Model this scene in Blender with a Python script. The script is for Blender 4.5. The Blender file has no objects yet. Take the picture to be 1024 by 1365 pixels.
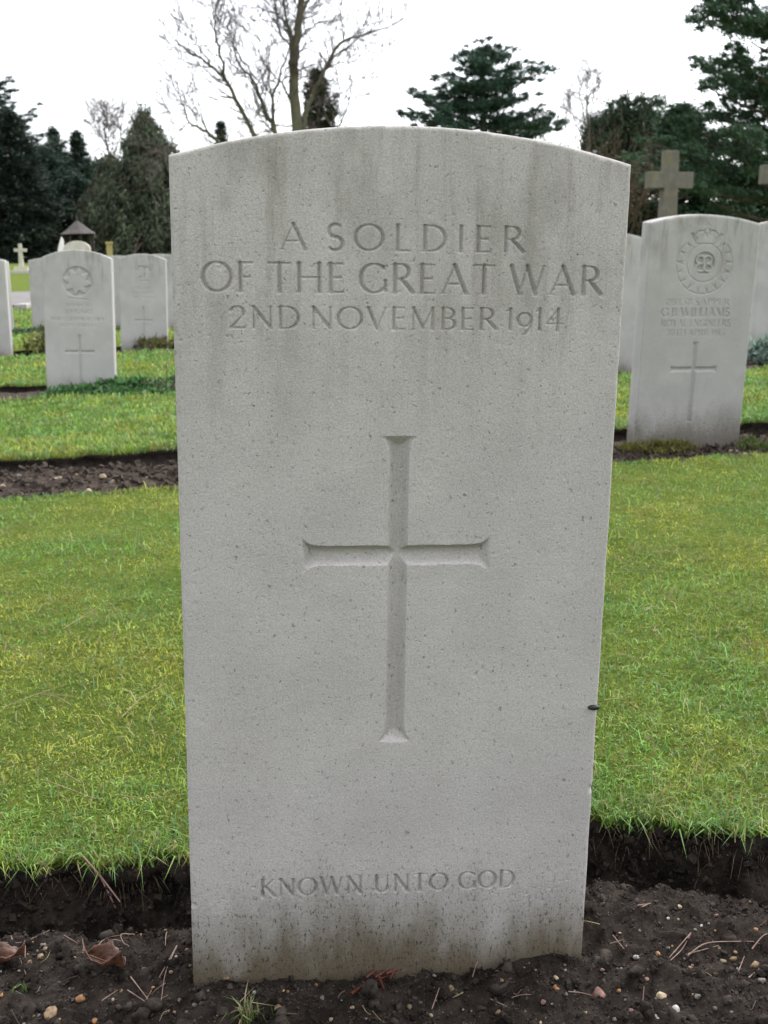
import bpy, math, random
import numpy as np
from mathutils import Matrix, Vector

random.seed(7)
RNG = np.random.default_rng(7)
SC = bpy.context.scene
COL = SC.collection

# ------------------------------------------------------------------ camera
F_PX, CX, CY = 1500.0, 512.0, 682.5          # photograph 1024 x 1365
CAM_H = 0.6837
_up = -np.array([0.033, 1.0, 342.5 / F_PX]); _up /= np.linalg.norm(_up)
_z = np.array([0.0, 0.0, 1.0])
_fw = _z - _up * (_z @ _up); _fw /= np.linalg.norm(_fw)
_rt = np.cross(_fw, _up)
if _rt[0] < 0: _rt = -_rt
CM = np.array([_rt, _fw, _up])               # camera (x right, y down, z forward) -> world

def ray(x, y):
    return CM @ np.array([(x - CX) / F_PX, (y - CY) / F_PX, 1.0])
def gnd(x, y, z=0.0):                        # point where a pixel's ray meets level z
    d = ray(x, y); return d * ((z - CAM_H) / d[2]) + np.array([0, 0, CAM_H])
def at(x, y, Y):                             # point of a pixel's ray at distance Y
    d = ray(x, y); return d * (Y / d[1]) + np.array([0, 0, CAM_H])

cam = bpy.data.cameras.new('camera')
cam.sensor_fit = 'VERTICAL'; cam.sensor_height = 36.0; cam.lens = F_PX / 1365.0 * 36.0
cam.clip_start = 0.02; cam.clip_end = 2000
cam.dof.use_dof = True; cam.dof.focus_distance = 0.98; cam.dof.aperture_fstop = 19
camo = bpy.data.objects.new('camera', cam); COL.objects.link(camo)
cx, cy, cz = CM[:, 0], -CM[:, 1], -CM[:, 2]
camo.matrix_world = Matrix(((cx[0], cy[0], cz[0], 0), (cx[1], cy[1], cz[1], 0), (cx[2], cy[2], cz[2], CAM_H), (0, 0, 0, 1)))
SC.camera = camo

# ------------------------------------------------------------------ sky, sun, exposure
SUN_EL, SUN_AZ = math.radians(56), math.radians(45)      # azimuth from +Y towards +X
world = bpy.data.worlds.new('World'); SC.world = world; world.use_nodes = True
wn, wl = world.node_tree.nodes, world.node_tree.links
wn.clear()
out = wn.new('ShaderNodeOutputWorld'); bg = wn.new('ShaderNodeBackground')
sky = wn.new('ShaderNodeTexSky'); sky.sky_type = 'NISHITA'; sky.sun_disc = False
sky.sun_elevation = SUN_EL; sky.sun_rotation = SUN_AZ
sky.air_density = 1.0; sky.dust_density = 1.6; sky.ozone_density = 1.0
hs = wn.new('ShaderNodeHueSaturation'); hs.inputs['Saturation'].default_value = 0.22
tc = wn.new('ShaderNodeTexCoord'); cn = wn.new('ShaderNodeTexNoise')
cn.inputs['Scale'].default_value = 2.2; cn.inputs['Detail'].default_value = 5; cn.inputs['Roughness'].default_value = .55
cr = wn.new('ShaderNodeMapRange'); cr.inputs['From Min'].default_value = .3; cr.inputs['From Max'].default_value = .7
cr.inputs['To Min'].default_value = 0.88; cr.inputs['To Max'].default_value = 1.12
mul = wn.new('ShaderNodeMix'); mul.data_type = 'RGBA'; mul.blend_type = 'MULTIPLY'; mul.inputs[0].default_value = 1.0
wl.new(tc.outputs['Generated'], cn.inputs['Vector']); wl.new(cn.outputs['Fac'], cr.inputs['Value'])
wl.new(sky.outputs['Color'], hs.inputs['Color']); wl.new(hs.outputs['Color'], mul.inputs[6]); wl.new(cr.outputs['Result'], mul.inputs[7])
# an overcast vault is brighter overhead than at the horizon
sx_ = wn.new('ShaderNodeSeparateXYZ'); wl.new(tc.outputs['Generated'], sx_.inputs[0])
gr = wn.new('ShaderNodeMapRange'); gr.inputs['From Min'].default_value = 0.0; gr.inputs['From Max'].default_value = 1.0
gr.inputs['To Min'].default_value = 1.12; gr.inputs['To Max'].default_value = 1.75; wl.new(sx_.outputs['Z'], gr.inputs['Value'])
mul2 = wn.new('ShaderNodeMix'); mul2.data_type = 'RGBA'; mul2.blend_type = 'MULTIPLY'; mul2.inputs[0].default_value = 1.0
tint = wn.new('ShaderNodeMix'); tint.data_type = 'RGBA'; tint.blend_type = 'MULTIPLY'; tint.inputs[0].default_value = 1.0
tint.inputs[7].default_value = (1.0, 1.0, 1.01, 1); wl.new(mul.outputs[2], tint.inputs[6]); wl.new(tint.outputs[2], mul2.inputs[6]); wl.new(gr.outputs['Result'], mul2.inputs[7])
wl.new(mul2.outputs[2], bg.inputs['Color']); bg.inputs['Strength'].default_value = 0.15
wl.new(bg.outputs['Background'], out.inputs['Surface'])

sl = bpy.data.lights.new('sun', 'SUN'); sl.energy = 1.5; sl.angle = math.radians(95); sl.color = (1.0, 0.97, 0.93)
so = bpy.data.objects.new('sun', sl); COL.objects.link(so)
_sd = Vector((math.cos(SUN_EL) * math.sin(SUN_AZ), math.cos(SUN_EL) * math.cos(SUN_AZ), math.sin(SUN_EL)))
so.rotation_euler = _sd.to_track_quat('Z', 'Y').to_euler(); so.location = (5, 5, 20)
SC.view_settings.view_transform = 'Standard'; SC.view_settings.look = 'None'
SC.view_settings.exposure = 1.15; SC.view_settings.gamma = 1.0; SC.view_settings.use_curve_mapping = False

# ------------------------------------------------------------------ helpers
def tag(o, label=None, cat=None, group=None, kind=None):
    if label: o['label'] = label
    if cat: o['category'] = cat
    if group: o['group'] = group
    if kind: o['kind'] = kind
    return o

def mesh_np(name, v, faces, mat, parent=None, col=None, smooth=False):
    """faces: int array (n,3) or (n,4), or a list of such arrays"""
    v = np.asarray(v, np.float32)
    fl = faces if isinstance(faces, list) else [faces]
    fl = [np.asarray(a, np.int32) for a in fl if len(a)]
    me = bpy.data.meshes.new(name)
    me.vertices.add(len(v)); me.vertices.foreach_set('co', v.ravel())
    loops = np.concatenate([a.ravel() for a in fl]) if fl else np.zeros(0, np.int32)
    tot = np.concatenate([np.full(len(a), a.shape[1], np.int32) for a in fl])
    st = np.concatenate([[0], np.cumsum(tot)[:-1]]).astype(np.int32)
    me.loops.add(len(loops)); me.loops.foreach_set('vertex_index', loops)
    me.polygons.add(len(tot)); me.polygons.foreach_set('loop_start', st)
    try: me.polygons.foreach_set('loop_total', tot)
    except Exception: pass
    me.update(calc_edges=True)
    me.polygons.foreach_set('use_smooth', np.full(len(tot), smooth, bool))
    if col is not None:
        c = np.ones((len(v), 4), np.float32); c[:, :3] = col
        a = me.attributes.new('col', 'FLOAT_COLOR', 'POINT'); a.data.foreach_set('color', c.ravel())
    if mat: me.materials.append(mat)
    o = bpy.data.objects.new(name, me); COL.objects.link(o)
    if parent: o.parent = parent
    return o

def empty(name, loc=(0, 0, 0), mat=None):
    o = bpy.data.objects.new(name, None); COL.objects.link(o)
    o.empty_display_size = .1
    if mat is not None: o.matrix_world = mat
    else: o.location = loc
    return o

_TAB = np.random.default_rng(99).random((256, 256))
def vn(x, y):
    x = np.asarray(x, float); y = np.asarray(y, float)
    xi = np.floor(x).astype(int); yi = np.floor(y).astype(int)
    fx = x - xi; fy = y - yi; fx = fx * fx * (3 - 2 * fx); fy = fy * fy * (3 - 2 * fy)
    a = _TAB[xi & 255, yi & 255]; b = _TAB[(xi + 1) & 255, yi & 255]
    c = _TAB[xi & 255, (yi + 1) & 255]; d = _TAB[(xi + 1) & 255, (yi + 1) & 255]
    return (a * (1 - fx) + b * fx) * (1 - fy) + (c * (1 - fx) + d * fx) * fy
def fbm(x, y, o=4, g=.5):
    s = 0; a = 1; t = 0
    for i in range(o):
        s = s + a * (vn(x * 2 ** i + 17.3 * i, y * 2 ** i + 5.1 * i) - .5); t += a; a *= g
    return s / t * 2

def grid_faces(nu, nv):
    i, j = np.meshgrid(np.arange(nu - 1), np.arange(nv - 1), indexing='ij')
    a = (i * nv + j).ravel()
    return np.stack([a, a + nv, a + nv + 1, a + 1], 1)

def tube(pts, rad, n=5, base=0):
    """tapered tube through pts; returns verts, quads"""
    pts = np.asarray(pts, float); m = len(pts)
    d = np.gradient(pts, axis=0); d /= np.linalg.norm(d, axis=1)[:, None] + 1e-9
    ref = np.array([0.31, 0.87, 0.2]) if abs(d[0][2]) > .7 else np.array([0, 0, 1.0])
    a = np.cross(d, ref); a /= np.linalg.norm(a, axis=1)[:, None] + 1e-9
    b = np.cross(d, a)
    th = np.arange(n) * 2 * np.pi / n
    v = pts[:, None, :] + np.asarray(rad)[:, None, None] * (np.cos(th)[None, :, None] * a[:, None, :] + np.sin(th)[None, :, None] * b[:, None, :])
    f = []
    i, k = np.meshgrid(np.arange(m - 1), np.arange(n), indexing='ij')
    i = i.ravel(); k = k.ravel(); k2 = (k + 1) % n
    f = np.stack([i * n + k, i * n + k2, (i + 1) * n + k2, (i + 1) * n + k], 1) + base
    return v.reshape(-1, 3), f

class Tubes:
    def __init__(s): s.v = []; s.f = []; s.n = 0
    def add(s, pts, rad, n=5):
        v, f = tube(pts, rad, n, s.n); s.v.append(v); s.f.append(f); s.n += len(v)
    def build(s, name, mat, parent=None, smooth=True):
        return mesh_np(name, np.concatenate(s.v), np.concatenate(s.f), mat, parent, smooth=smooth)

# ---- node material helper
def mat_new(name, rough=.9, spec=.3):
    m = bpy.data.materials.new(name); m.use_nodes = True
    nt = m.node_tree; b = nt.nodes['Principled BSDF']
    b.inputs['Roughness'].default_value = rough
    b.inputs['Specular IOR Level'].default_value = spec
    return m, nt, b
def node(nt, t, **kw):
    n = nt.nodes.new(t)
    for k, v in kw.items():
        if hasattr(n, k): setattr(n, k, v)
        else: n.inputs[k].default_value = v
    return n
def noise(nt, vec, scale, detail=4, rough=.5, dist=0):
    n = node(nt, 'ShaderNodeTexNoise'); n.inputs['Scale'].default_value = scale
    n.inputs['Detail'].default_value = detail; n.inputs['Roughness'].default_value = rough; n.inputs['Distortion'].default_value = dist
    if vec: nt.links.new(vec, n.inputs['Vector'])
    return n.outputs['Fac']
def mapr(nt, val, a, b, c=0., d=1.):
    n = node(nt, 'ShaderNodeMapRange'); n.interpolation_type = 'SMOOTHSTEP'
    for k, x in zip(('From Min', 'From Max', 'To Min', 'To Max'), (a, b, c, d)): n.inputs[k].default_value = x
    nt.links.new(val, n.inputs['Value']); return n.outputs['Result']
def mth(nt, op, a, b=None):
    n = node(nt, 'ShaderNodeMath'); n.operation = op
    for i, x in enumerate((a, b)):
        if x is None: continue
        if isinstance(x, (int, float)): n.inputs[i].default_value = x
        else: nt.links.new(x, n.inputs[i])
    return n.outputs[0]
def mix(nt, fac, a, b, blend='MIX'):
    n = node(nt, 'ShaderNodeMix'); n.data_type = 'RGBA'; n.blend_type = blend
    for i, x in ((0, fac), (6, a), (7, b)):
        if isinstance(x, (int, float)): n.inputs[i].default_value = x
        elif isinstance(x, tuple): n.inputs[i].default_value = (*x, 1)
        else: nt.links.new(x, n.inputs[i])
    return n.outputs[2]
def scaled(nt, vec, s):
    n = node(nt, 'ShaderNodeMapping'); n.inputs['Scale'].default_value = s
    nt.links.new(vec, n.inputs['Vector']); return n.outputs['Vector']
def objco(nt): return node(nt, 'ShaderNodeTexCoord').outputs['Object']
def bump(nt, b, h, strength=.5, dist=.001):
    n = node(nt, 'ShaderNodeBump'); n.inputs['Strength'].default_value = strength; n.inputs['Distance'].default_value = dist
    nt.links.new(h, n.inputs['Height']); nt.links.new(n.outputs['Normal'], b.inputs['Normal']); return n

# ------------------------------------------------------------------ materials
def stone_mat(name, base=(.418, .394, .370), stain=1.0, fine=True, lichen=0.0, basedirt=1.0, rot=0.):
    m, nt, b = mat_new(name, .93, .2)
    co = objco(nt)
    if rot:
        mp = node(nt, 'ShaderNodeMapping'); mp.inputs['Location'].default_value = (rot * 3.1, rot * 1.7, 0); nt.links.new(co, mp.inputs['Vector']); co2 = mp.outputs['Vector']
    else: co2 = co
    sx = node(nt, 'ShaderNodeSeparateXYZ'); nt.links.new(co, sx.inputs[0]); Z = sx.outputs['Z']
    c = mix(nt, mapr(nt, noise(nt, co2, 9, 5, .6), .32, .7), tuple(x * .92 for x in base), tuple(min(1, x * 1.06) for x in base))
    # warm and cool drift
    c = mix(nt, mth(nt, 'MULTIPLY', mapr(nt, noise(nt, co2, 4.3, 3), .45, .7), .4), c, (base[0] * .96, base[1] * .985, base[2] * .98))
    # rain streaks from the top
    st = noise(nt, scaled(nt, co2, (34, 34, 4.2)), 1, 6, .68)
    topm = mapr(nt, Z, .44, .78)
    f = mth(nt, 'MULTIPLY', mapr(nt, st, .47, .72), topm)
    c = mix(nt, mth(nt, 'MULTIPLY', f, .62 * stain), c, (.165, .148, .12))
    bl = mapr(nt, noise(nt, scaled(nt, co2, (1.6, 1.6, 1)), 8, 5, .6), .46, .68)
    c = mix(nt, mth(nt, 'MULTIPLY', mth(nt, 'MULTIPLY', bl, topm), .5 * stain), c, (.185, .175, .15))
    # greenish grey algae drift over the middle
    c = mix(nt, mth(nt, 'MULTIPLY', mapr(nt, noise(nt, scaled(nt, co2, (1, 1, .6)), 13, 4, .6), .5, .75), .12 * stain), c, (.30, .30, .26))
    # soil splash and algae at the foot
    zz = mth(nt, 'ADD', Z, mth(nt, 'MULTIPLY', mth(nt, 'SUBTRACT', noise(nt, scaled(nt, co2, (1, 1, .35)), 16, 4, .65), .5), .16))
    foot = mapr(nt, zz, .125, .0)
    c = mix(nt, mth(nt, 'MULTIPLY', foot, .88 * basedirt), c, (.108, .090, .055))
    foot2 = mapr(nt, zz, .058, -.01)
    c = mix(nt, mth(nt, 'MULTIPLY', foot2, .75 * basedirt), c, (.085, .062, .036))
    if fine:
        # dark vertical lichen specks near the foot
        sp = mapr(nt, noise(nt, scaled(nt, co2, (1, 1, .5)), 330, 4, .7), .55, .63)
        sp = mth(nt, 'MULTIPLY', sp, mapr(nt, zz, .17, .02))
        c = mix(nt, mth(nt, 'MULTIPLY', sp, .88), c, (.035, .033, .028))
        # speckle over the whole face
        sp2 = mapr(nt, noise(nt, scaled(nt, co2, (1, 1, .75)), 250, 2, .5), .635, .70)
        sp2 = mth(nt, 'MULTIPLY', sp2, mapr(nt, noise(nt, co2, 27, 3, .6), .36, .66, .08, .6))
        c = mix(nt, sp2, c, (.10, .098, .095))
        gr_ = mapr(nt, noise(nt, co2, 560, 3, .7), .36, .64, .86, 1.10)
        c = mix(nt, 1.0, c, gr_, 'MULTIPLY')
        sp3 = mapr(nt, noise(nt, scaled(nt, co2, (1, 1, .7)), 120, 3, .6), .66, .74)
        c = mix(nt, mth(nt, 'MULTIPLY', sp3, .5), c, (.16, .155, .14))
        wh = mapr(nt, noise(nt, co2, 410, 2, .5), .3, .24)
        c = mix(nt, mth(nt, 'MULTIPLY', wh, .3), c, (.62, .6, .56))
        h = mth(nt, 'ADD', noise(nt, co2, 760, 4, .75), mth(nt, 'MULTIPLY', noise(nt, co2, 300, 3, .7), .7))
        h = mth(nt, 'SUBTRACT', h, mth(nt, 'MULTIPLY', mapr(nt, noise(nt, scaled(nt, co2, (1, 1, .75)), 250, 2, .5), .62, .72), .8))
        bump(nt, b, h, .62, .0009)
    if lichen:
        l = mapr(nt, noise(nt, co2, 7, 5, .65), .5, .6)
        gm = node(nt, 'ShaderNodeNewGeometry'); sn = node(nt, 'ShaderNodeSeparateXYZ'); nt.links.new(gm.outputs['Normal'], sn.inputs[0])
        up = mapr(nt, sn.outputs['Z'], .2, .9, .22, 1.)
        c = mix(nt, mth(nt, 'MULTIPLY', mth(nt, 'MULTIPLY', l, up), lichen), c, (.23, .20, .045))
    nt.links.new(c, b.inputs['Base Color'])
    return m

def attr_mat(name, rough=.6, spec=.25, trans=0.0, var=0.0):
    m, nt, b = mat_new(name, rough, spec)
    a = node(nt, 'ShaderNodeAttribute'); a.attribute_name = 'col'
    nt.links.new(a.outputs['Color'], b.inputs['Base Color'])
    if trans:
        t = node(nt, 'ShaderNodeBsdfTranslucent'); nt.links.new(a.outputs['Color'], t.inputs['Color'])
        mx = node(nt, 'ShaderNodeMixShader'); mx.inputs[0].default_value = trans
        o = [n for n in nt.nodes if n.type == 'OUTPUT_MATERIAL'][0]
        nt.links.new(b.outputs[0], mx.inputs[1]); nt.links.new(t.outputs[0], mx.inputs[2]); nt.links.new(mx.outputs[0], o.inputs['Surface'])
    return m

def plain(name, c1, c2, scale=20, rough=.8, spec=.3, bumps=0., bd=.002, stretch=None):
    m, nt, b = mat_new(name, rough, spec); co = objco(nt)
    if stretch: co = scaled(nt, co, stretch)
    n = noise(nt, co, scale, 5, .6)
    nt.links.new(mix(nt, mapr(nt, n, .3, .7), c1, c2), b.inputs['Base Color'])
    if bumps: bump(nt, b, noise(nt, co, scale * 4, 4, .6), bumps, bd)
    return m

def soil_mat(name='soil', k=1.0):
    m, nt, b = mat_new(name, 1.0, .06); co = objco(nt)
    c = mix(nt, mapr(nt, noise(nt, co, 45, 6, .7), .3, .7), (.011, .0085, .007), (.040, .032, .0265))
    c = mix(nt, mth(nt, 'MULTIPLY', mapr(nt, noise(nt, co, 9, 4, .6), .5, .75), .4), c, (.030, .023, .018))
    c = mix(nt, mth(nt, 'MULTIPLY', mapr(nt, noise(nt, co, 480, 2, .5), .68, .74), .6), c, (.22, .2, .18))
    if k != 1: c = mix(nt, 1.0, c, (k, k * .97, k * .95), 'MULTIPLY')
    nt.links.new(c, b.inputs['Base Color'])
    bump(nt, b, mth(nt, 'ADD', noise(nt, co, 260, 5, .7), mth(nt, 'MULTIPLY', noise(nt, co, 900, 3, .6), .4)), 1.0, .003)
    return m

def lawn_mat():
    m, nt, b = mat_new('lawn', 1.0, .03); co = objco(nt)
    c = mix(nt, mapr(nt, noise(nt, co, 3.2, 5, .6), .35, .65), (.095, .14, .024), (.15, .17, .03))
    c = mix(nt, mapr(nt, noise(nt, co, 70, 5, .7), .35, .7), c, (.055, .085, .016))
    c = mix(nt, mth(nt, 'MULTIPLY', mapr(nt, noise(nt, co, 23, 5, .7), .55, .75), .6), c, (.14, .135, .035))
    c = mix(nt, 1.0, c, mapr(nt, noise(nt, co, 330, 4, .75), .35, .65, .6, 1.35), 'MULTIPLY')
    nt.links.new(c, b.inputs['Base Color'])
    bump(nt, b, noise(nt, co, 240, 5, .75), 1.0, .008)
    return m

M_STONE = stone_mat('main_limestone')
M_STONE_B = stone_mat('white_limestone', (.375, .363, .345), 1.2, fine=True, basedirt=.55, rot=1.0)
M_STONE_C = stone_mat('pale_limestone', (.385, .373, .355), .9, fine=False, basedirt=.5, rot=2.0)
M_CROSS = stone_mat('weathered_granite', (.125, .115, .095), .9, fine=False, lichen=.9, basedirt=.2, rot=3.0)
M_PALE_LICHEN = stone_mat('pale_lichen_stone', (.5, .48, .40), .4, fine=False, lichen=.75, basedirt=.2, rot=4.)
M_SOIL = soil_mat(); M_SOIL_DRY = soil_mat('dry_soil', 1.9); M_CRUMB = plain('soil_crumb', (.009, .0072, .006), (.058, .047, .040), 45, 1.0, .08, .8, .003); M_LAWN = lawn_mat()
M_GRASS = attr_mat('grass_blade', .5, .3, .28)
M_LEAF = attr_mat('foliage', .7, .2, .15)
M_BARK = plain('bark', (.05, .042, .032), (.11, .09, .065), 6, .9, .2, .5, .01)
M_BARK_G = plain('mossy_bark', (.08, .078, .05), (.13, .118, .08), 3, .9, .2, .5, .01)
M_TWIG = plain('twig', (.085, .066, .062), (.13, .10, .095), 3, .9, .1)
M_PATH = plain('path_tarmac', (.15, .14, .135), (.19, .18, .175), 3, 1.0, .05)
M_ROOF = plain('shelter_roof', (.045, .039, .036), (.07, .061, .056), 5, .8, .3)
M_DARKWOOD = plain('dark_timber', (.02, .017, .014), (.035, .03, .025), 5, .8, .2)

# ------------------------------------------------------------------ ground layout (row coordinates)
YAW = math.atan2(0.08632, 0.99528)
U = np.array([math.cos(YAW), math.sin(YAW)]); N = np.array([-math.sin(YAW), math.cos(YAW)])
def uv2w(u, v, z=None):
    u = np.asarray(u, float); v = np.asarray(v, float)
    x = u * U[0] + v * N[0]; y = u * U[1] + v * N[1]
    return (x, y) if z is None else np.stack([x, y, z + 0 * x], -1)
def w2uv(p): return float(p[0] * U[0] + p[1] * U[1]), float(p[0] * N[0] + p[1] * N[1])
def rise(y):                                  # the ground climbs gently towards the trees
    return np.clip(np.asarray(y, float) - 15, 0, None) * .017

BEDS = [(.46, 1.165), (3.39, 4.02), (5.84, 6.58), (8.70, 9.36), (11.62, 12.12), (14.4, 14.9)]
TURF = .034
def edge_far(k, u):                           # turf edge on the far side of bed k
    u = np.asarray(u, float)
    e = BEDS[k][1] + .022 * fbm(u * 4.1 + 3 * k, u * 0 + k, 3) + .012 * fbm(u * 23, u * 0 + 9 + k, 3) + .014 * (vn(u * 31, u * 0 + 3 + k) - .5)
    if k == 0: e = e + np.interp(u, [-.6, -.35, -.1, .33, .52, .8], [.008, .004, -.012, .035, -.04, -.01])
    return e
def edge_near(k, u):
    u = np.asarray(u, float)
    base_ = BEDS[k][0] + (np.interp(u, [-1.2, 1.4], [-.10, -.03]) if k == 1 else 0)
    return base_ + .014 * fbm(u * 3.7 + 9 * k, u * 0 + 40 + k, 3) + .010 * (vn(u * 27, u * 0 + 13 + k) - .5)
def turf_z(u, v):
    x, y = uv2w(u, v)
    return TURF + .010 * fbm(u * 2.1, v * 2.1, 3) + .008 * fbm(u * 13 + 5, v * 13, 3) + rise(y)

# base ground sheet to the horizon
gx = np.concatenate([np.linspace(-400, -40, 12), np.linspace(-30, 30, 31), np.linspace(40, 400, 12)])
gy = np.concatenate([[-60, -20, -5], np.linspace(0, 16, 9), np.linspace(18, 60, 22), np.linspace(70, 600, 20)])
X, Y = np.meshgrid(gx, gy, indexing='ij')
g = mesh_np('ground', np.stack([X, Y, np.minimum(rise(Y), 2.0) - .13 + np.where(Y > 17, .118, 0)], -1).reshape(-1, 3), grid_faces(len(gx), len(gy)), M_LAWN, smooth=True)
tag(g, kind='structure')

# soil beds
class Bed: pass
bedsurf = []
for k in range(len(BEDS)):
    umin, umax = (-2.2, 2.2) if k == 0 else (-1.2 - 1.3 * k * 1.2, 1.2 + 1.3 * k * 1.2)
    if k == 0:
        us = np.concatenate([np.linspace(-2.2, -.66, 80), np.linspace(-.65, .65, 360), np.linspace(.66, 2.2, 80)])
        nv = 175; vs = np.concatenate([np.linspace(.40, .78, 20)[:-1], np.linspace(.78, 1.26, nv - 19)])
    else:
        us = np.linspace(umin, umax, 420 if k == 1 else 240); nv = 70 if k == 1 else 30
        vs = np.linspace(BEDS[k][0] - (.16 if k == 1 else .06), BEDS[k][1] + .10, nv)
    Ug, Vg = np.meshgrid(us, vs, indexing='ij')
    ef = edge_far(k, Ug)
    gd = ef - Vg                               # distance from the cut turf edge
    z = -.004 + .009 * fbm(Ug * 9, Vg * 9, 3) + .012 * fbm(Ug * 30, Vg * 30, 6, .72)
    zb0 = z.copy()
    z = z - .048 * np.clip(1 - (gd - .045) / .055, 0, 1) ** 1.3 * (1 if k == 0 else .8)
    if k == 0: z = z + .008 * np.exp(-((gd - .15) / .05) ** 2)
    if k == 0: z -= .018 * np.clip((.72 - Vg) / .25, 0, 1)
    rg = np.random.default_rng(50 + k)
    # clods
    if k <= 1:
        du = (us[-1] - us[0])
        nc = 1500 if k == 0 else 900
        for q in range(nc):
            cu = rg.uniform(-.7, .7) if k == 0 else rg.uniform(us[0], us[-1])
            cv = rg.uniform(.76, 1.10) if k == 0 else rg.uniform(vs[0] + .05, vs[-1] - .18)
            r = (rg.gamma(2.0, .0028) + .0025) if k == 0 else rg.gamma(2, .009) + .008
            i0, i1 = np.searchsorted(us, [cu - r, cu + r]); j0, j1 = np.searchsorted(vs, [cv - r, cv + r])
            if i1 <= i0 or j1 <= j0: continue
            dd = ((Ug[i0:i1, j0:j1] - cu) ** 2 + (Vg[i0:i1, j0:j1] - cv) ** 2) / r ** 2
            z[i0:i1, j0:j1] = np.maximum(z[i0:i1, j0:j1], z[i0:i1, j0:j1].mean() + (np.sqrt(np.clip(1 - dd, 0, 1)) - .5) * r * rg.uniform(.4, .9) + .006 * fbm(Ug[i0:i1, j0:j1] * 150, Vg[i0:i1, j0:j1] * 150, 3, .7))
    P = uv2w(Ug, Vg, z)
    o = mesh_np('soil_bed', P.reshape(-1, 3), grid_faces(len(us), len(vs)), M_SOIL if k == 0 else M_SOIL_DRY, smooth=True)
    tag(o, kind='structure')
    b = Bed(); b.us = us; b.vs = vs; b.z = z; bedsurf.append(b)
def soil_z(k, u, v):
    b = bedsurf[k]; i = int(np.clip(np.searchsorted(b.us, u), 1, len(b.us) - 1)); j = int(np.clip(np.searchsorted(b.vs, v), 1, len(b.vs) - 1))
    return float(b.z[i - 1:i + 1, j - 1:j + 1].max())

# lawn strips between the beds, each with a cut earth edge
strips = []
for k in range(len(BEDS)):
    last = k == len(BEDS) - 1
    hw = 3.2 + 2.4 * k
    us = np.linspace(-hw, hw + .0865 * BEDS[k][1], 700 if k == 0 else 260)
    ts = np.linspace(0, 1, 80 if k == 0 else 40)
    Ug, Tg = np.meshgrid(us, ts, indexing='ij')
    a = edge_far(k, us)[:, None]; bb = (edge_near(k + 1, us) if not last else np.full(len(us), 17.6))[:, None]
    Vg = a + (bb - a) * Tg
    z = turf_z(Ug, Vg)
    z = z - .020 * np.clip(1 - (bb - Vg) / .05, 0, 1) * (0 if last else 1) - .008 * np.clip(1 - (Vg - a) / .03, 0, 1)
    o = mesh_np('lawn', uv2w(Ug, Vg, z).reshape(-1, 3), grid_faces(len(us), len(ts)), M_LAWN, smooth=True); tag(o, kind='structure')
    # cut edge
    prof = [(0, 0), (-.004, -.006), (.004, -.016), (.0, -.03), (-.012, -.045), (-.022, -.06), (-.034, -.074), (-.05, -.086), (-.07, -.10)]
    pv = np.array([p[0] for p in prof])[None, :]; pz = np.array([p[1] for p in prof])[None, :]
    Uc = np.repeat(us[:, None], len(prof), 1)
    w = np.clip(np.arange(len(prof)) / 2., 0, 1)[None, :]
    Vc = a + pv + w * (.020 * fbm(Uc * 22, pz * 60 + k, 3) + .014 * fbm(Uc * 70, pz * 140, 3))
    Zc = z[:, :1] - .0015 + pz + w * .006 * fbm(Uc * 40, pz * 50 + 7, 2)
    o = mesh_np('turf_edge', uv2w(Uc, Vc, Zc).reshape(-1, 3), grid_faces(len(us), len(prof)), M_SOIL, smooth=True); tag(o, kind='structure')
    strips.append((us, a[:, 0], bb[:, 0]))
# the lawn on the photographer's side
us = np.linspace(-3, 3, 60); vs = np.linspace(-6, .46, 30)
Ug, Vg = np.meshgrid(us, vs, indexing='ij')
o = mesh_np('lawn', uv2w(Ug, Vg, turf_z(Ug, Vg) - .012).reshape(-1, 3), grid_faces(60, 30), M_LAWN, smooth=True); tag(o, kind='structure')
# path beyond the graves
us = np.linspace(-60, 60, 61); vs = np.array([19.2, 20.5, 22, 23.6, 25.0])
Ug, Vg = np.meshgrid(us, vs, indexing='ij'); xx, yy = uv2w(Ug, Vg)
o = mesh_np('path', np.stack([xx, yy, rise(yy) + .015], -1).reshape(-1, 3), grid_faces(61, 5), M_PATH, smooth=True); tag(o, kind='structure')

# ------------------------------------------------------------------ grass
def blades(name, pos, h, w, col, lean=.6, rng=RNG, nseg=2):
    n = len(pos); th = rng.uniform(0, 2 * np.pi, n); ph = rng.uniform(0, 2 * np.pi, n)
    side = np.stack([np.cos(th), np.sin(th), 0 * th], 1) * (w / 2)[:, None]
    ld = np.stack([np.cos(ph), np.sin(ph), 0 * ph], 1) * (rng.uniform(.1, 1, n) * lean)[:, None]
    up = np.array([0, 0, 1.0])
    mid = pos + h[:, None] * (.55 * up + .30 * ld)
    tip = pos + h[:, None] * ((1 - .35 * np.linalg.norm(ld, axis=1))[:, None] * up + ld)
    v = np.stack([pos - side, pos + side, mid - side * .75, mid + side * .75, tip], 1).reshape(-1, 3)
    b = np.arange(n)[:, None] * 5
    q = b + np.array([[0, 1, 3, 2]]); t = b + np.array([[2, 3, 4]])
    c = np.repeat(col, 5, 0)
    return v, q, t, c
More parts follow.
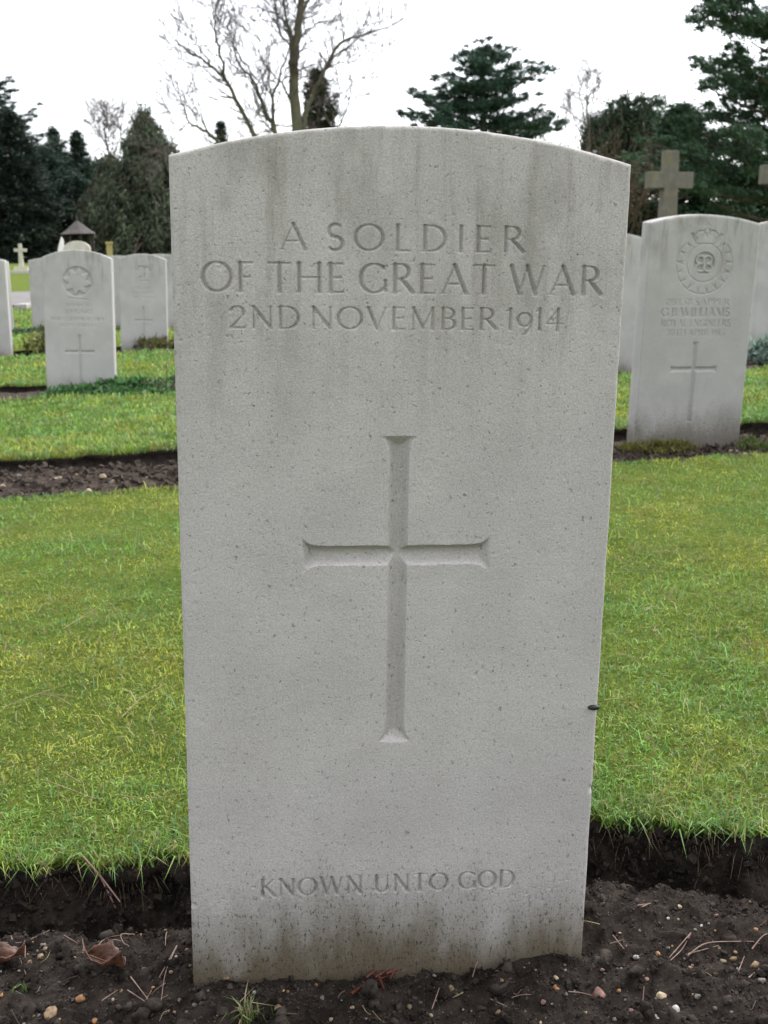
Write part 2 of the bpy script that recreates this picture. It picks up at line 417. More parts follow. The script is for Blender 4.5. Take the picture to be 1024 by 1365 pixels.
def blade_cols(n, u, v, rng, straw=.05):
    """grass green drifting into yellow moss, a few dry blades"""
    p = np.clip((fbm(u * 2.3 + 4, v * 2.3, 3) + .15) * 1.3 + 1.1 * fbm(u * 9 + 2, v * 9, 3) + rng.normal(0, .25, n), 0, 1)[:, None]
    a = np.array([.122, .232, .042]); bcol = np.array([.262, .29, .044])
    c = a * (1 - p) + bcol * p
    c *= (rng.uniform(.55, 1.45, n) * np.clip(1.08 + .7 * fbm(u * 15, v * 15, 4, .7), .5, 1.6))[:, None]
    blu = rng.random(n) < .14; c[blu] = np.array([.11, .22, .085]) * rng.uniform(.8, 1.35, blu.sum())[:, None]
    br = fbm(u * 7 + 31, v * 7, 4) + rng.normal(0, .12, n) > .5; c[br] = c[br] * .55 + np.array([.075, .062, .028])
    s = rng.random(n) < straw; c[s] = np.array([.30, .25, .12]) * rng.uniform(.5, 1.2, s.sum())[:, None]
    return c
def grass_on(k, n, hr, wr, half0, half1, far_bias=1.5, straw=.05, lean=1.3, moss=False):
    rng = np.random.default_rng(300 + k + 7 * moss)
    us_, a_, b_ = strips[k]
    t = rng.random(n) ** far_bias
    vm = BEDS[k][1]; vx = BEDS[k + 1][0] if k + 1 < len(BEDS) else 17.6
    hw = half0 + (half1 - half0) * t
    u = rng.uniform(-1, 1, n) * hw + .0865 * (vm + (vx - vm) * t)
    a = np.interp(u, us_, a_); b2 = np.interp(u, us_, b_)
    v = a + (b2 - a) * t
    x, y = uv2w(u, v)
    z = turf_z(u, v) - .002
    h = rng.uniform(*hr, n) * (.7 + .6 * vn(u * 5, v * 5)); w = rng.uniform(*wr, n) * (1 + .5 * t)
    c = blade_cols(n, u, v, rng, straw)
    if moss: c = c * np.array([1.15, 1.05, .85]) * rng.uniform(.65, 1.3, n)[:, None]
    return blades('g', np.stack([x, y, z], 1), h, w, c, lean, rng)
def stuff_mesh(name, parts, label, cat, mat):
    vs, qs, ts, cs = [], [], [], []; o = 0
    for v, q, t, c in parts:
        vs.append(v); qs.append(q + o); ts.append(t + o); cs.append(c); o += len(v)
    ob = mesh_np(name, np.concatenate(vs), [np.concatenate(qs), np.concatenate(ts)], mat, col=np.concatenate(cs), smooth=True)
    return tag(ob, label, cat, kind='stuff')
def edge_fringe(k, n, hr, wr, half):
    """longer blades hanging over the cut edge"""
    rng = np.random.default_rng(400 + k); u = rng.uniform(-half, half, n) + .0865 * BEDS[k][1]
    v = edge_far(k, u) + rng.uniform(-.008, .03, n); x, y = uv2w(u, v)
    z = turf_z(u, v) - rng.uniform(.004, .014, n)
    p = np.stack([x, y, z], 1); h = rng.uniform(*hr, n); w = rng.uniform(*wr, n)
    v_, q, t, c = blades('e', p, h, w, blade_cols(n, u, v, rng, .16), .9, rng)
    # tip the blades out over the drop
    V = v_.reshape(-1, 5, 3); out = np.array([-N[0], -N[1], 0]); k_ = rng.uniform(.1, 1.0, n)
    V[:, 4] += out * (h * k_)[:, None] * .8; V[:, 4, 2] -= h * k_ * .75; V[:, 2:4] += (out * (h * k_)[:, None] * .3)[:, None, :]; V[:, 2:4, 2] -= (h * k_ * .2)[:, None]
    return V.reshape(-1, 3), q, t, c
def edge_near_fringe(k, n, hr, wr, half):
    rng = np.random.default_rng(450 + k); u = rng.uniform(-half, half, n) + .0865 * BEDS[k][0]
    v = edge_near(k, u) - rng.uniform(0, .05, n) ** 1; x, y = uv2w(u, v)
    return blades('n', np.stack([x, y, turf_z(u, v) - .014], 1), rng.uniform(*hr, n), rng.uniform(*wr, n), blade_cols(n, u, v, rng, .05), .7, rng)

stuff_mesh('mown_grass', [grass_on(0, 92000, (.005, .014), (.0009, .0020), .85, 1.8, 1.5, .06, 1.7),
                          grass_on(0, 125000, (.003, .008), (.0013, .0030), .85, 1.8, 1.75, .04, 1.4, True),
                          grass_on(0, 6000, (.016, .034), (.0012, .0024), .62, 1.3, 1.6, .14, 1.3),
                          edge_fringe(0, 3200, (.018, .048), (.0012, .0024), .95),
                          edge_near_fringe(1, 4000, (.015, .03), (.002, .004), 1.7)],
           'short mossy mown grass between the foreground headstone and the next soil bed', 'grass', M_GRASS)
stuff_mesh('mown_grass', [grass_on(1, 46000, (.016, .032), (.003, .006), 1.65, 2.7, 1.2), edge_fringe(1, 2600, (.02, .05), (.002, .004), 1.8), edge_near_fringe(2, 2500, (.010, .02), (.004, .006), 2.6)],
           'mown grass strip in front of the headstone with the round badge', 'grass', M_GRASS)
stuff_mesh('mown_grass', [grass_on(2, 26000, (.018, .036), (.005, .010), 2.7, 3.8, 1.1), edge_fringe(2, 2500, (.03, .05), (.004, .008), 2.7)],
           'mown grass strip in front of the small-badge headstone', 'grass', M_GRASS)
stuff_mesh('mown_grass', [grass_on(3, 15000, (.02, .04), (.008, .014), 3.8, 5.0, 1.0), grass_on(4, 12000, (.02, .045), (.010, .018), 4.8, 6.0, 1.0), grass_on(5, 11000, (.02, .05), (.012, .022), 5.8, 7.5, 1.0)],
           'distant mown grass in front of the grey path', 'grass', M_GRASS)

# ------------------------------------------------------------------ letters: roman capitals as chiselled strokes
TK, TN = .090, .045
def _arc(cx, cy, rx, ry, a0, a1, n=14, wf=None):
    an = np.radians(np.linspace(a0, a1, n)); s = []
    for i in range(n - 1):
        p, q = an[i], an[i + 1]
        w0 = wf(p) if wf else TN + (TK - TN) * abs(math.cos(p)); w1 = wf(q) if wf else TN + (TK - TN) * abs(math.cos(q))
        s.append((cx + rx * math.cos(p), cy + ry * math.sin(p), w0, cx + rx * math.cos(q), cy + ry * math.sin(q), w1))
    return s
def _st(x0, y0, x1, y1, w=TK, w1=None): return [(x0, y0, w, x1, y1, w if w1 is None else w1)]
def _sf(x, y, l=.145, w=.036): return [(x - l, y, .014, x, y, w), (x, y, w, x + l, y, .014)]
def _sv(x, y, dy, w=.03): return [(x, y, w, x + .01, y + dy, .014)]
def _stem(x, y0=.03, y1=.97, w=TK, l=.13): return _st(x, y0, x, y1, w) + _sf(x, y0 - .005, l) + _sf(x, y1 + .005, l)
def glyph(ch):
    g = {}
    if ch == 'A': return .86, _st(.09, .03, .43, .97, TN) + _st(.43, .97, .77, .03, TK) + _st(.2, .34, .66, .34, TN) + _sf(.09, .02, .11) + _sf(.77, .02, .12)
    if ch == 'B': return .62, _stem(.13) + _arc(.30, .74, .2, .235, -90, 90) + _arc(.30, .265, .25, .24, -90, 90) + _st(.13, .975, .32, .975, TN) + _st(.13, .505, .32, .505, TN) + _st(.13, .025, .32, .025, TN)
    if ch == 'C': return .80, _arc(.46, .5, .4, .48, 42, 318, 20) + _sv(.76, .80, .13) + _sv(.77, .2, -.1)
    if ch == 'D': return .82, _stem(.13) + _arc(.33, .5, .40, .475, -90, 90) + _st(.13, .975, .35, .975, TN) + _st(.13, .025, .35, .025, TN)
    if ch == 'E': return .58, _stem(.13) + _st(.13, .975, .48, .975, TN) + _st(.13, .51, .42, .51, TN) + _st(.13, .025, .50, .025, TN) + _sv(.48, .975, -.13) + _sv(.42, .57, -.13) + _sv(.50, .025, .14)
    if ch == 'F': return .54, _stem(.13) + _st(.13, .975, .48, .975, TN) + _st(.13, .50, .41, .50, TN) + _sv(.48, .975, -.13) + _sv(.41, .56, -.13)
    if ch == 'G': return .86, _arc(.46, .5, .4, .48, 45, 330, 20) + _st(.79, .42, .79, .1, TK * .85) + _sf(.77, .43, .11) + _sv(.76, .8, .13)
    if ch == 'H': return .84, _stem(.13) + _stem(.71) + _st(.13, .51, .71, .51, TN)
    if ch == 'I': return .26, _stem(.13)
    if ch == 'J': return .3, _st(.15, .97, .15, .05, TK) + _sf(.15, .97) + _st(.15, .05, .0, -.2, TK, TN)
    if ch == 'K': return .74, _stem(.13) + _st(.15, .45, .62, .97, TN) + _st(.28, .55, .70, .03, TK) + _sf(.61, .975, .1) + _sf(.68, .02, .1)
    if ch == 'L': return .55, _stem(.13) + _st(.13, .025, .50, .025, TN) + _sv(.50, .025, .16)
    if ch == 'M': return .98, _st(.16, .03, .16, .97, TN) + _st(.16, .97, .49, .08, TK) + _st(.49, .08, .82, .97, TN) + _st(.82, .97, .82, .03, TK) + _sf(.16, .02, .1) + _sf(.82, .02, .12) + _sf(.12, .975, .08) + _sf(.85, .975, .08)
    if ch == 'N': return .86, _st(.15, .03, .15, .97, TN * 1.35) + _st(.15, .97, .72, .03, TK) + _st(.72, .03, .72, .97, TN * 1.35) + _sf(.15, .02, .11) + _sf(.10, .975, .09) + _sf(.72, .975, .11)
    if ch == 'O': return .92, _arc(.46, .5, .40, .48, 0, 360, 28)
    if ch == 'P': return .62, _stem(.13) + _arc(.31, .72, .24, .255, -90, 90) + _st(.13, .975, .32, .975, TN) + _st(.13, .465, .32, .465, TN)
    if ch == 'R': return .72, _stem(.13) + _arc(.31, .735, .22, .24, -90, 90) + _st(.13, .975, .32, .975, TN) + _st(.13, .495, .32, .495, TN) + _st(.33, .48, .66, .04, TK) + _sf(.68, .02, .07)
    if ch == 'S': return .54, _arc(.27, .74, .185, .235, 40, 270, 14, lambda a: TN + (TK - TN) * (.5 - .5 * math.cos(a)) ** .5) + _arc(.27, .255, .205, .25, 90, -145, 14, lambda a: TN + (TK - TN) * (.5 + .5 * math.cos(a)) ** .5) + _sv(.42, .88, .1) + _sv(.09, .12, -.1)
    if ch == 'T': return .72, _st(.36, .03, .36, .97) + _sf(.36, .02, .13) + _st(.05, .975, .67, .975, TN) + _sv(.05, .975, -.15) + _sv(.66, .975, -.15)
    if ch == 'U': return .82, _st(.15, .97, .15, .32) + _arc(.41, .32, .26, .295, 180, 360, 12) + _st(.67, .32, .67, .97, TN) + _sf(.15, .975, .12) + _sf(.67, .975, .11)
    if ch == 'V': return .78, _st(.10, .97, .40, .03, TK) + _st(.40, .03, .69, .97, TN) + _sf(.1, .975, .11) + _sf(.69, .975, .1)
    if ch == 'W': return 1.14, _st(.10, .97, .36, .03, TK) + _st(.36, .03, .58, .97, TN) + _st(.58, .97, .84, .03, TK) + _st(.84, .03, 1.06, .97, TN) + _sf(.1, .975, .11) + _sf(.58, .975, .08) + _sf(1.06, .975, .1)
    if ch == 'Y': return .74, _st(.08, .97, .37, .48, TK) + _st(.37, .48, .66, .97, TN) + _st(.37, .48, .37, .03) + _sf(.37, .02) + _sf(.08, .975, .1) + _sf(.66, .975, .1)
    if ch == '0': return .62, _arc(.31, .5, .24, .48, 0, 360, 24)
    if ch == '1': return .30, _st(.15, .03, .15, .97) + _sf(.15, .02, .11) + _st(.02, .86, .15, .97, TN)
    if ch == '2': return .62, _arc(.28, .72, .22, .25, 160, -30, 12) + _st(.46, .58, .08, .04, TN, TK) + _st(.08, .04, .54, .04, .06) + _sv(.54, .04, .15)
    if ch == '3': return .56, _arc(.24, .74, .2, .23, 150, -80, 12) + _arc(.24, .25, .23, .26, 85, -150, 12)
    if ch == '4': return .66, _st(.42, .0, .42, .97) + _st(.42, .97, .04, .32, TN) + _st(.04, .31, .62, .31, TN) + _sf(.42, .0, .1)
    if ch == '5': return .56, _st(.14, .97, .48, .97, TN) + _st(.14, .97, .12, .55, TN) + _arc(.24, .29, .24, .29, 110, -150, 14)
    if ch == '7': return .56, _st(.04, .97, .52, .97, TN * 1.3) + _st(.52, .97, .2, .0, TN, TK)
    if ch == '8': return .58, _arc(.29, .75, .19, .22, 0, 360, 16) + _arc(.29, .26, .23, .25, 0, 360, 16)
    if ch == '9': return .60, _arc(.29, .60, .23, .30, 0, 360, 18) + _arc(.16, .56, .36, .66, 0, -75, 10)
    if ch == '.': return .2, _st(.1, .06, .101, .06, .055)
    return .06, []

def seg_depth(X, Z, segs):
    """largest (half width - distance) over strokes, metres"""
    best = np.full(X.shape, -1.0)
    for x0, z0, w0, x1, z1, w1 in segs:
        dx, dz = x1 - x0, z1 - z0; L = dx * dx + dz * dz + 1e-12
        t = np.clip(((X - x0) * dx + (Z - z0) * dz) / L, 0, 1)
        d = np.hypot(X - x0 - t * dx, Z - z0 - t * dz)
        best = np.maximum(best, w0 + (w1 - w0) * t - d)
    return best

def layout(text, xc, zb, cap, width, space=.2):
    """list of (char, segs in metres) set to a given line width"""
    gl = [(c, *(glyph(c) if c != ' ' else (space, []))) for c in text]
    tot = sum(g_[1] for g_ in gl) * cap; sp = .09 * cap
    sx = (width - (len(gl) - 1) * sp) / tot
    if sx > 1.32: sx = 1.32; sp = (width - tot * sx) / max(1, len(gl) - 1)
    x = xc - width / 2; res = []
    for c, adv, segs in gl:
        if segs:
            kw = cap
            zz = zb - (.12 * cap if c == '9' else 0)
            res.append((c, [(x + a * cap * sx, zz + b_ * cap, w * kw, x + d * cap * sx, zz + e * cap, w1 * kw) for a, b_, w, d, e, w1 in segs]))
        x += adv * cap * sx + sp
    return res

class Carve:
    """height field of the front face of a headstone, with owners for the carved pieces"""
    def __init__(s, W, sh, apex, bury, dx, dz, bands=None):
        s.W, s.sh, s.apex, s.bury = W, sh, apex, bury
        nx = int(W / dx) + 1; nz = int((apex + bury) / dz) + 1
        s.xs = np.linspace(-W / 2, W / 2, nx); s.s = np.linspace(0, 1, nz)
        if bands:                                  # rows: fine only where something is carved
            zs = [-bury]
            while zs[-1] < apex: zs.append(zs[-1] + next((d for a, b, d in bands if a <= zs[-1] < b), dz))
            s.s = (np.array(zs) + bury) / (zs[-1] + bury); nz = len(zs)
        rise_ = apex - sh; Rr = (W * W / 4 + rise_ * rise_) / (2 * rise_)
        s.top = lambda x: apex - (Rr - np.sqrt(np.clip(Rr * Rr - x * x, 0, None)))
        s.X = np.repeat(s.xs[:, None], nz, 1)
        s.Z = -bury + s.s[None, :] * (s.top(s.xs) + bury)[:, None]
        s.D = np.zeros_like(s.X); s.owner = np.zeros(s.X.shape, int); s.names = ['']
    def win(s, x0, x1, z0, z1):
        i0, i1 = np.searchsorted(s.xs, [x0, x1]); i0 = max(0, i0 - 1); i1 = min(len(s.xs), i1 + 1)
        nz = len(s.s)
        j0 = max(0, int(np.searchsorted(s.s, (z0 + s.bury) / (s.apex + s.bury))) - 2); j1 = min(nz, int(np.searchsorted(s.s, (z1 + s.bury) / (s.sh + s.bury))) + 2)
        return slice(i0, i1), slice(j0, j1)
    def put(s, sl, d, name=None):
        cur = s.D[sl]; m = d > cur
        if name is not None:
            s.names.append(name); idx = len(s.names) - 1
            ow = s.owner[sl]; ow[(d > 1e-4) & m] = idx
        s.D[sl] = np.maximum(cur, d)
    def segs(s, segs, slope, cap=None, name=None, r=0.0):
        a = np.array(segs); pad = max(a[:, 2].max(), a[:, 5].max()) + .001
        sl = s.win(min(a[:, 0].min(), a[:, 3].min()) - pad, max(a[:, 0].max(), a[:, 3].max()) + pad, min(a[:, 1].min(), a[:, 4].min()) - pad, max(a[:, 1].max(), a[:, 4].max()) + pad)
        d = np.clip(seg_depth(s.X[sl], s.Z[sl], segs), 0, None) * slope
        if cap: d = np.minimum(d, cap)
        s.put(sl, d, name)
    def text(s, text, xc, zb, cap, width, slope=1.5, bold=1.0, space=.2):
        for c, sg in layout(text, xc, zb, cap, width, space): s.segs([(a, b, w * bold, d, e, w1 * bold) for a, b, w, d, e, w1 in sg], slope, None, 'letter')
    def cross(s, xc, zc, ztop, zbot, xl, xr, hw, dep, flare=1.8, name='carved_cross'):
        sl = s.win(xl - .03, xr + .03, zbot - .03, ztop + .03)
        X, Z = s.X[sl], s.Z[sl]
        def bar(t, L0, L1, c):
            e = np.minimum(t - L0, L1 - t)
            w = hw * (1 + (flare - 1) * np.exp(-np.clip(e, 0, None) / (hw * .55)))
            q = np.clip(1 - (np.abs(c) / w) ** 2.0, 0, 1) * dep
            return np.where(e > 0, np.minimum(q, e * 1.0), 0)
        d = np.maximum(bar(Z, zbot, ztop, X - xc), bar(X, xl, xr, Z - zc))
        s.put(sl, d, name)
    def weather(s, seed, npit, arris=.003, und=.0004):
        rg = np.random.default_rng(seed)
        d0 = s.D.copy()
        e = np.minimum(s.W / 2 - np.abs(s.X), s.top(s.X) - s.Z)
        ar = arris * (.7 + .7 * vn(s.X * 90 + seed, s.Z * 60)) + .002 * np.clip(vn(s.X * 55, s.Z * 55 + seed) - .80, 0, 1) * 10 * .35
        r = np.clip(1 - e / ar, 0, 1); s.D = np.maximum(s.D, ar * (1 - np.sqrt(np.clip(1 - r * r, 0, 1))) * .9)
        s.D += und * fbm(s.X * 14, s.Z * 14 + seed, 3) + und * .35 * fbm(s.X * 160, s.Z * 160, 2)
        for q in range(npit):
            x = rg.uniform(-s.W / 2, s.W / 2); z = rg.uniform(0, s.sh); r = rg.gamma(2.0, .00022) + .0005
            if z > .5 and rg.random() < .0: continue
            el = rg.uniform(.5, 1.6)
            sl = s.win(x - r * 1.6, x + r * 1.6, z - r * 1.6, z + r * 1.6)
            dd = ((s.X[sl] - x) / (r * el)) ** 2 + ((s.Z[sl] - z) / (r / el ** .5)) ** 2
            s.D[sl] += np.clip(1 - dd, 0, 1) * rg.uniform(.0003, .0008)
    def build(s, root, T, mat, slabname='slab'):
        nx, nz = s.X.shape; idx = np.arange(nx * nz).reshape(nx, nz)
        V = np.stack([s.X, s.D, s.Z], -1).reshape(-1, 3)
        F = np.stack([idx[:-1, :-1], idx[1:, :-1], idx[1:, 1:], idx[:-1, 1:]], -1).reshape(-1, 4)
        fo = s.owner.ravel()[F].max(1)
        # back and sides joined to the slab
        per = np.concatenate([idx[0, :], idx[1:, -1], idx[-1, ::-1][1:], idx[::-1, 0][1:-1]])
        m = fo == 0
        def sub(mask, name):
            fs = F[mask]; u, inv = np.unique(fs, return_inverse=True)
            return V[u], inv.reshape(-1, 4), u
        v, f, u = sub(m, slabname)
        pv = V[per].copy()
        steps = [.0, .5, 1.0]
        # arris on the back too
        rings = []
        for kk, (dy, ins) in enumerate([(0, 0), (T * .33, -.0006), (T * .66, -.0006), (T - .002, 0), (T, .002)]):
            ring = pv.copy()
            if kk: ring[:, 1] = dy
            if ins:
                ring[:, 0] *= 1 - ins / (s.W / 2); ring[:, 2] -= ins * (ring[:, 2] > .2)
            rings.append(ring)
        n0 = len(v); n = len(per); vv = np.concatenate([v] + rings)
        a = np.arange(n); b2 = (a + 1) % n; sf = []
        for r_ in range(len(rings) - 1):
            o = n0 + r_ * n; sf.append(np.stack([o + a, o + n + a, o + n + b2, o + b2], 1))
        # back: fan of quads between left and right verticals
        o = n0 + (len(rings) - 1) * n
        cen = np.array([[0, T, s.sh / 2]]); vv = np.concatenate([vv, cen]); ci = len(vv) - 1
        tri = np.stack([o + a, np.full(n, ci), o + b2], 1)
        ob = mesh_np(slabname, vv, [np.concatenate([f] + sf), tri], mat, root, smooth=True)
        for k in range(1, len(s.names)):
            mk = fo == k
            if not mk.any(): continue
            v, f, u = sub(mk, s.names[k]); mesh_np(s.names[k], v, f, mat, root, smooth=True)
        return ob

def place(x, y, z, yaw, roll, lean):
    return Matrix.Translation((x, y, z)) @ Matrix.Rotation(yaw, 4, 'Z') @ Matrix.Rotation(roll, 4, 'Y') @ Matrix.Rotation(lean, 4, 'X')

# ------------------------------------------------------------------ the foreground headstone
MAIN = Matrix(((0.99527736, -0.08553276, 0.04590339, 0), (0.08631985, 0.99614777, -0.01544385, 0), (-0.04440561, 0.01933329, 0.99882649, 0), (0, 0, 0, 1)))
_o = np.array([0.02639208, 0.95959831, 0.75886113]) - 0.75975 * np.array([0.04590339, -0.01544385, 0.99882649])
MAIN.translation = Vector(_o)
hs0 = tag(empty('headstone', mat=MAIN), 'large grey limestone headstone with carved cross, to a soldier of the Great War', 'headstone', None)
c = Carve(.381, .7597, .7865, .13, .00088, .0026, [(.075, .12, .0008), (.235, .415, .0016), (.415, .438, .0009), (.438, .545, .0016), (.605, .735, .0008), (.775, .80, .0008)])
c.text('A SOLDIER', 0.0, .6868, .0215, .2065, 1.85, .95, .02)
c.text('OF THE GREAT WAR', .0022, .6522, .0245, .339, 1.85, .95, .2)
c.text('2ND NOVEMBER 1914', -.0025, .6223, .0187, .285, 1.9, .98, .14)
c.text('KNOWN UNTO GOD', -.003, .0887, .0185, .2455, 1.85, 1.15, .3)
c.cross(-.0004, .4245, .5312, .2450, -.0848, .0822, .0088, .0088, 1.9)
c.weather(11, 1800)
# two chips on the arrises
for x, z, r, d in ((-.1905, .083, .006, .004), (.1905, .19, .005, .004)):
    sl = c.win(x - r, x + r, z - r, z + r); dd = ((c.X[sl] - x) / r) ** 2 + ((c.Z[sl] - z) / (r * .55)) ** 2
    c.D[sl] += np.clip(1 - dd, 0, 1) * d
c.build(hs0, .076, M_STONE)

# ------------------------------------------------------------------ headstones behind
def ring_segs(x, z, r, w, n=40, a0=0, a1=360, rz=None):
    return _arc_m(x, z, r, rz or r, a0, a1, n, w)
def _arc_m(cx_, cz_, rx, rz, a0, a1, n, w):
    an = np.radians(np.linspace(a0, a1, n))
    return [(cx_ + rx * math.cos(p), cz_ + rz * math.sin(p), w, cx_ + rx * math.cos(q), cz_ + rz * math.sin(q), w) for p, q in zip(an[:-1], an[1:])]

# stone with the crowned wreath badge
D0 = place(1.055, 3.8364, .035, .1424, .0378, .0569)
hs1 = tag(empty('headstone', mat=D0), 'white headstone with crowned wreath badge and cross, leaning slightly, in front of tall granite cross', 'headstone', 'white headstones in the rows behind')
c = Carve(.381, .718, .745, .12, .0019, .005, [(.05, .34, .003), (.34, .735, .0018)])
bx, bz = 0.006, .590
c.segs(ring_segs(bx, bz - .004, .097, .0032, 40, 140, 400), 1.0, .0024, 'wreath_ring')
c.segs(ring_segs(bx, bz, .062, .003, 36), .9, .0022, 'garter_ring')
for q in range(30):                                   # wreath leaves
    a = math.radians(118 + q * (304 / 29)); r0, r1 = .070, .091
    da = .10 if q % 2 else -.10
    c.segs([(bx + r0 * math.cos(a), bz - .004 + r0 * math.sin(a), .0012, bx + r1 * math.cos(a + da), bz - .004 + r1 * math.sin(a + da), .0044)], 1.0, .0034, 'wreath_leaf')
# crown: base band, arches, pearls
c.segs([(bx - .036, bz + .062, .003, bx + .036, bz + .062, .003)], .9, .0025, 'crown')
c.segs([(bx - .036, bz + .062, .004, bx - .050, bz + .092, .007), (bx + .036, bz + .062, .004, bx + .050, bz + .090, .007)], 1., .006, 'crown')
c.segs(_arc_m(bx - .020, bz + .078, .021, .026, 180, 15, 10, .0038) + _arc_m(bx + .020, bz + .078, .021, .026, 165, 0, 10, .0038), 1., .0045, 'crown')
c.segs([(bx - .012, bz + .088, .003, bx - .006, bz + .107, .005), (bx + .012, bz + .088, .003, bx + .008, bz + .107, .005)], 1., .0055, 'crown')
c.segs([(bx, bz + .110, .005, bx, bz + .128, .004), (bx - .009, bz + .121, .003, bx + .009, bz + .121, .003)], .6, .002, 'crown')
# central disc sunk, cypher left standing
sl = c.win(bx - .05, bx + .05, bz - .05, bz + .05); Xc, Zc = c.X[sl], c.Z[sl]
rr = np.hypot(Xc - bx, (Zc - bz)); disc = np.clip((.037 - rr) * 3, 0, .0068)
cy = _arc_m(bx - .014, bz + .010, .014, .013, 30, 300, 14, .0042) + _arc_m(bx - .012, bz - .015, .017, .012, 90, 330, 10, .004) + \
     _arc_m(bx + .012, bz + .010, .014, .013, -90, 190, 14, .0042) + _arc_m(bx + .015, bz - .015, .013, .012, -220, 100, 12, .004) + [(bx - .001, bz + .02, .004, bx - .001, bz - .02, .004)]
stand = np.clip(seg_depth(Xc, Zc, cy) * 4, 0, .0068)
c.put(sl, np.clip(disc - stand, 0, None), 'cypher')
c.text('28458 SAPPER', -.006, .452, .0215, .225, 1.45, 1.15)
c.text('G.B.WILLIAMS', -.010, .415, .0275, .243, 1.6, 1.2)
c.text('ROYAL ENGINEERS', -.006, .381, .0225, .245, 1.45, 1.15)
c.text('30TH APRIL 1915', -.004, .350, .0205, .205, 1.45, 1.15)
c.cross(0.0, .238, .330, .055, -.083, .083, .0085, .0062, 1.7)
c.weather(23, 250, .004, .0006)
c.build(hs1, .076, M_STONE_B)

def small_stone(mat, label, badge=None, dx=.0035, W=.375, sh=.745, apex=.772, crossp=None, texts=(), m=None):
    r = tag(empty('headstone', mat=mat), label, 'headstone', 'white headstones in the rows behind')
    c = Carve(W, sh, apex, .10, dx, dx)
    if badge: badge(c)
    for t in texts: c.text(*t)
    if crossp: c.cross(*crossp)
    c.weather(int(abs(mat.translation.x) * 100) + 5, 60, .004, .0006)
    c.build(r, .076, m or M_STONE_C); return r

def badge_star(c):
    bx, bz, R0 = 0.0, .60, .080
    sl = c.win(bx - .1, bx + .1, bz - .1, bz + .1); X_, Z_ = c.X[sl] - bx, c.Z[sl] - bz
    r = np.hypot(X_, Z_); an = np.arctan2(Z_, X_)
    star = .040 + .030 * np.abs(((an / (2 * np.pi) * 8 + .25) % 1) * 2 - 1)
    d = np.clip((R0 - r) * 1.2, 0, .0065) * np.clip((r - star) / .006, 0, 1)
    d = np.maximum(d, np.clip(.0022 - np.abs(r - .034), 0, 1) * 1.2)
    c.put(sl, d, 'badge')
    for y_, x0, x1 in ((-.083, -.05, -.005), (-.088, .0, .05)): c.segs([(x0, bz + y_, .004, x1, bz + y_ - .006, .004)], .9, .004, 'badge')
small_stone(place(-1.608, 6.06, 0, .082, .0488, -.03), 'white headstone with round star badge and cross, green plants creeping at its foot', badge_star, .003, .36, .722, .765,
            (0.0, .232, .322, .055, -.078, .078, .0080, .0065, 1.6),
            (('7301 PRIVATE', 0, .468, .017, .15, 1.6, 1.2), ('A.A.BEAMES', 0, .431, .022, .15, 1.6, 1.2), ('WORCESTERSHIRE REGIMENT', 0, .394, .019, .29, 1.6, 1.2), ('3RD OCTOBER 1917', 0, .362, .018, .2, 1.6, 1.2)))
def badge_small(c):
    bx, bz = 0.01, .60
    for sg in (_arc_m(bx - .018, bz + .035, .026, .024, 10, 200, 10, .006), _arc_m(bx + .024, bz + .03, .020, .022, -20, 190, 10, .006), [(bx - .035, bz - .03, .006, bx - .02, bz - .02, .006)], [(bx, bz - .03, .006, bx + .004, bz + .01, .006)], [(bx - .035, bz - .05, .004, bx + .04, bz - .05, .004)], [(bx - .045, bz + .06, .004, bx + .045, bz + .06, .004)]):
        c.segs(sg, 1.5, .008, 'badge')
small_stone(place(-1.845, 8.94, 0, .098, .0518, -.009), 'white headstone with small badge and thin cross behind olive shrub', badge_small, .0045, .36, .715, .755,
            (0.0, .245, .35, .09, -.068, .068, .0075, .006, 1.5), (('PRIVATE', 0, .48, .02, .12, 1.6, 1.2), ('J.HARRIS', 0, .445, .022, .17, 1.6, 1.2), ('ROYAL FUSILIERS', 0, .41, .019, .19, 1.6, 1.2)))

def plain_stone(px, py, Y, label, edge=0, roll=.04, sh=.742, yaw=YAW, z=0., W=.375):
    """edge -1 / +1: px is the left / right front edge; 0: the centre"""
    p = at(px, py, Y); x = p[0] - edge * W / 2
    yv = Y + (x - p[0]) * math.tan(yaw)
    return small_stone(place(x, yv, z, yaw, roll, 0), label, None, .012, W, sh, sh + .027)
plain_stone(1004, 380, 6.95, 'white headstone half hidden beside crowned badge headstone, grey-green plant before it', -1, .045, z=.045)
plain_stone(848, 400, 6.36, 'white headstone mostly hidden behind the soldier headstone, under the granite cross', 1, .04)
plain_stone(7.5, 400, 8.85, 'white headstone with bright lit side, standing alone before the grey path', 1, .03)
plain_stone(13, 400, 11.7, 'white headstone almost hidden behind the one with the bright lit side', 1, .02)
plain_stone(39.5, 400, 11.9, 'plain white headstone behind the one with the star badge, beside small yellow shrub', -1, .03)
plain_stone(157, 400, 12.0, 'white headstone peeping out between the star badge and small badge headstones', 0, .03)
plain_stone(215, 400, 11.8, 'white headstone overlapped by the small badge headstone', 0, .04)

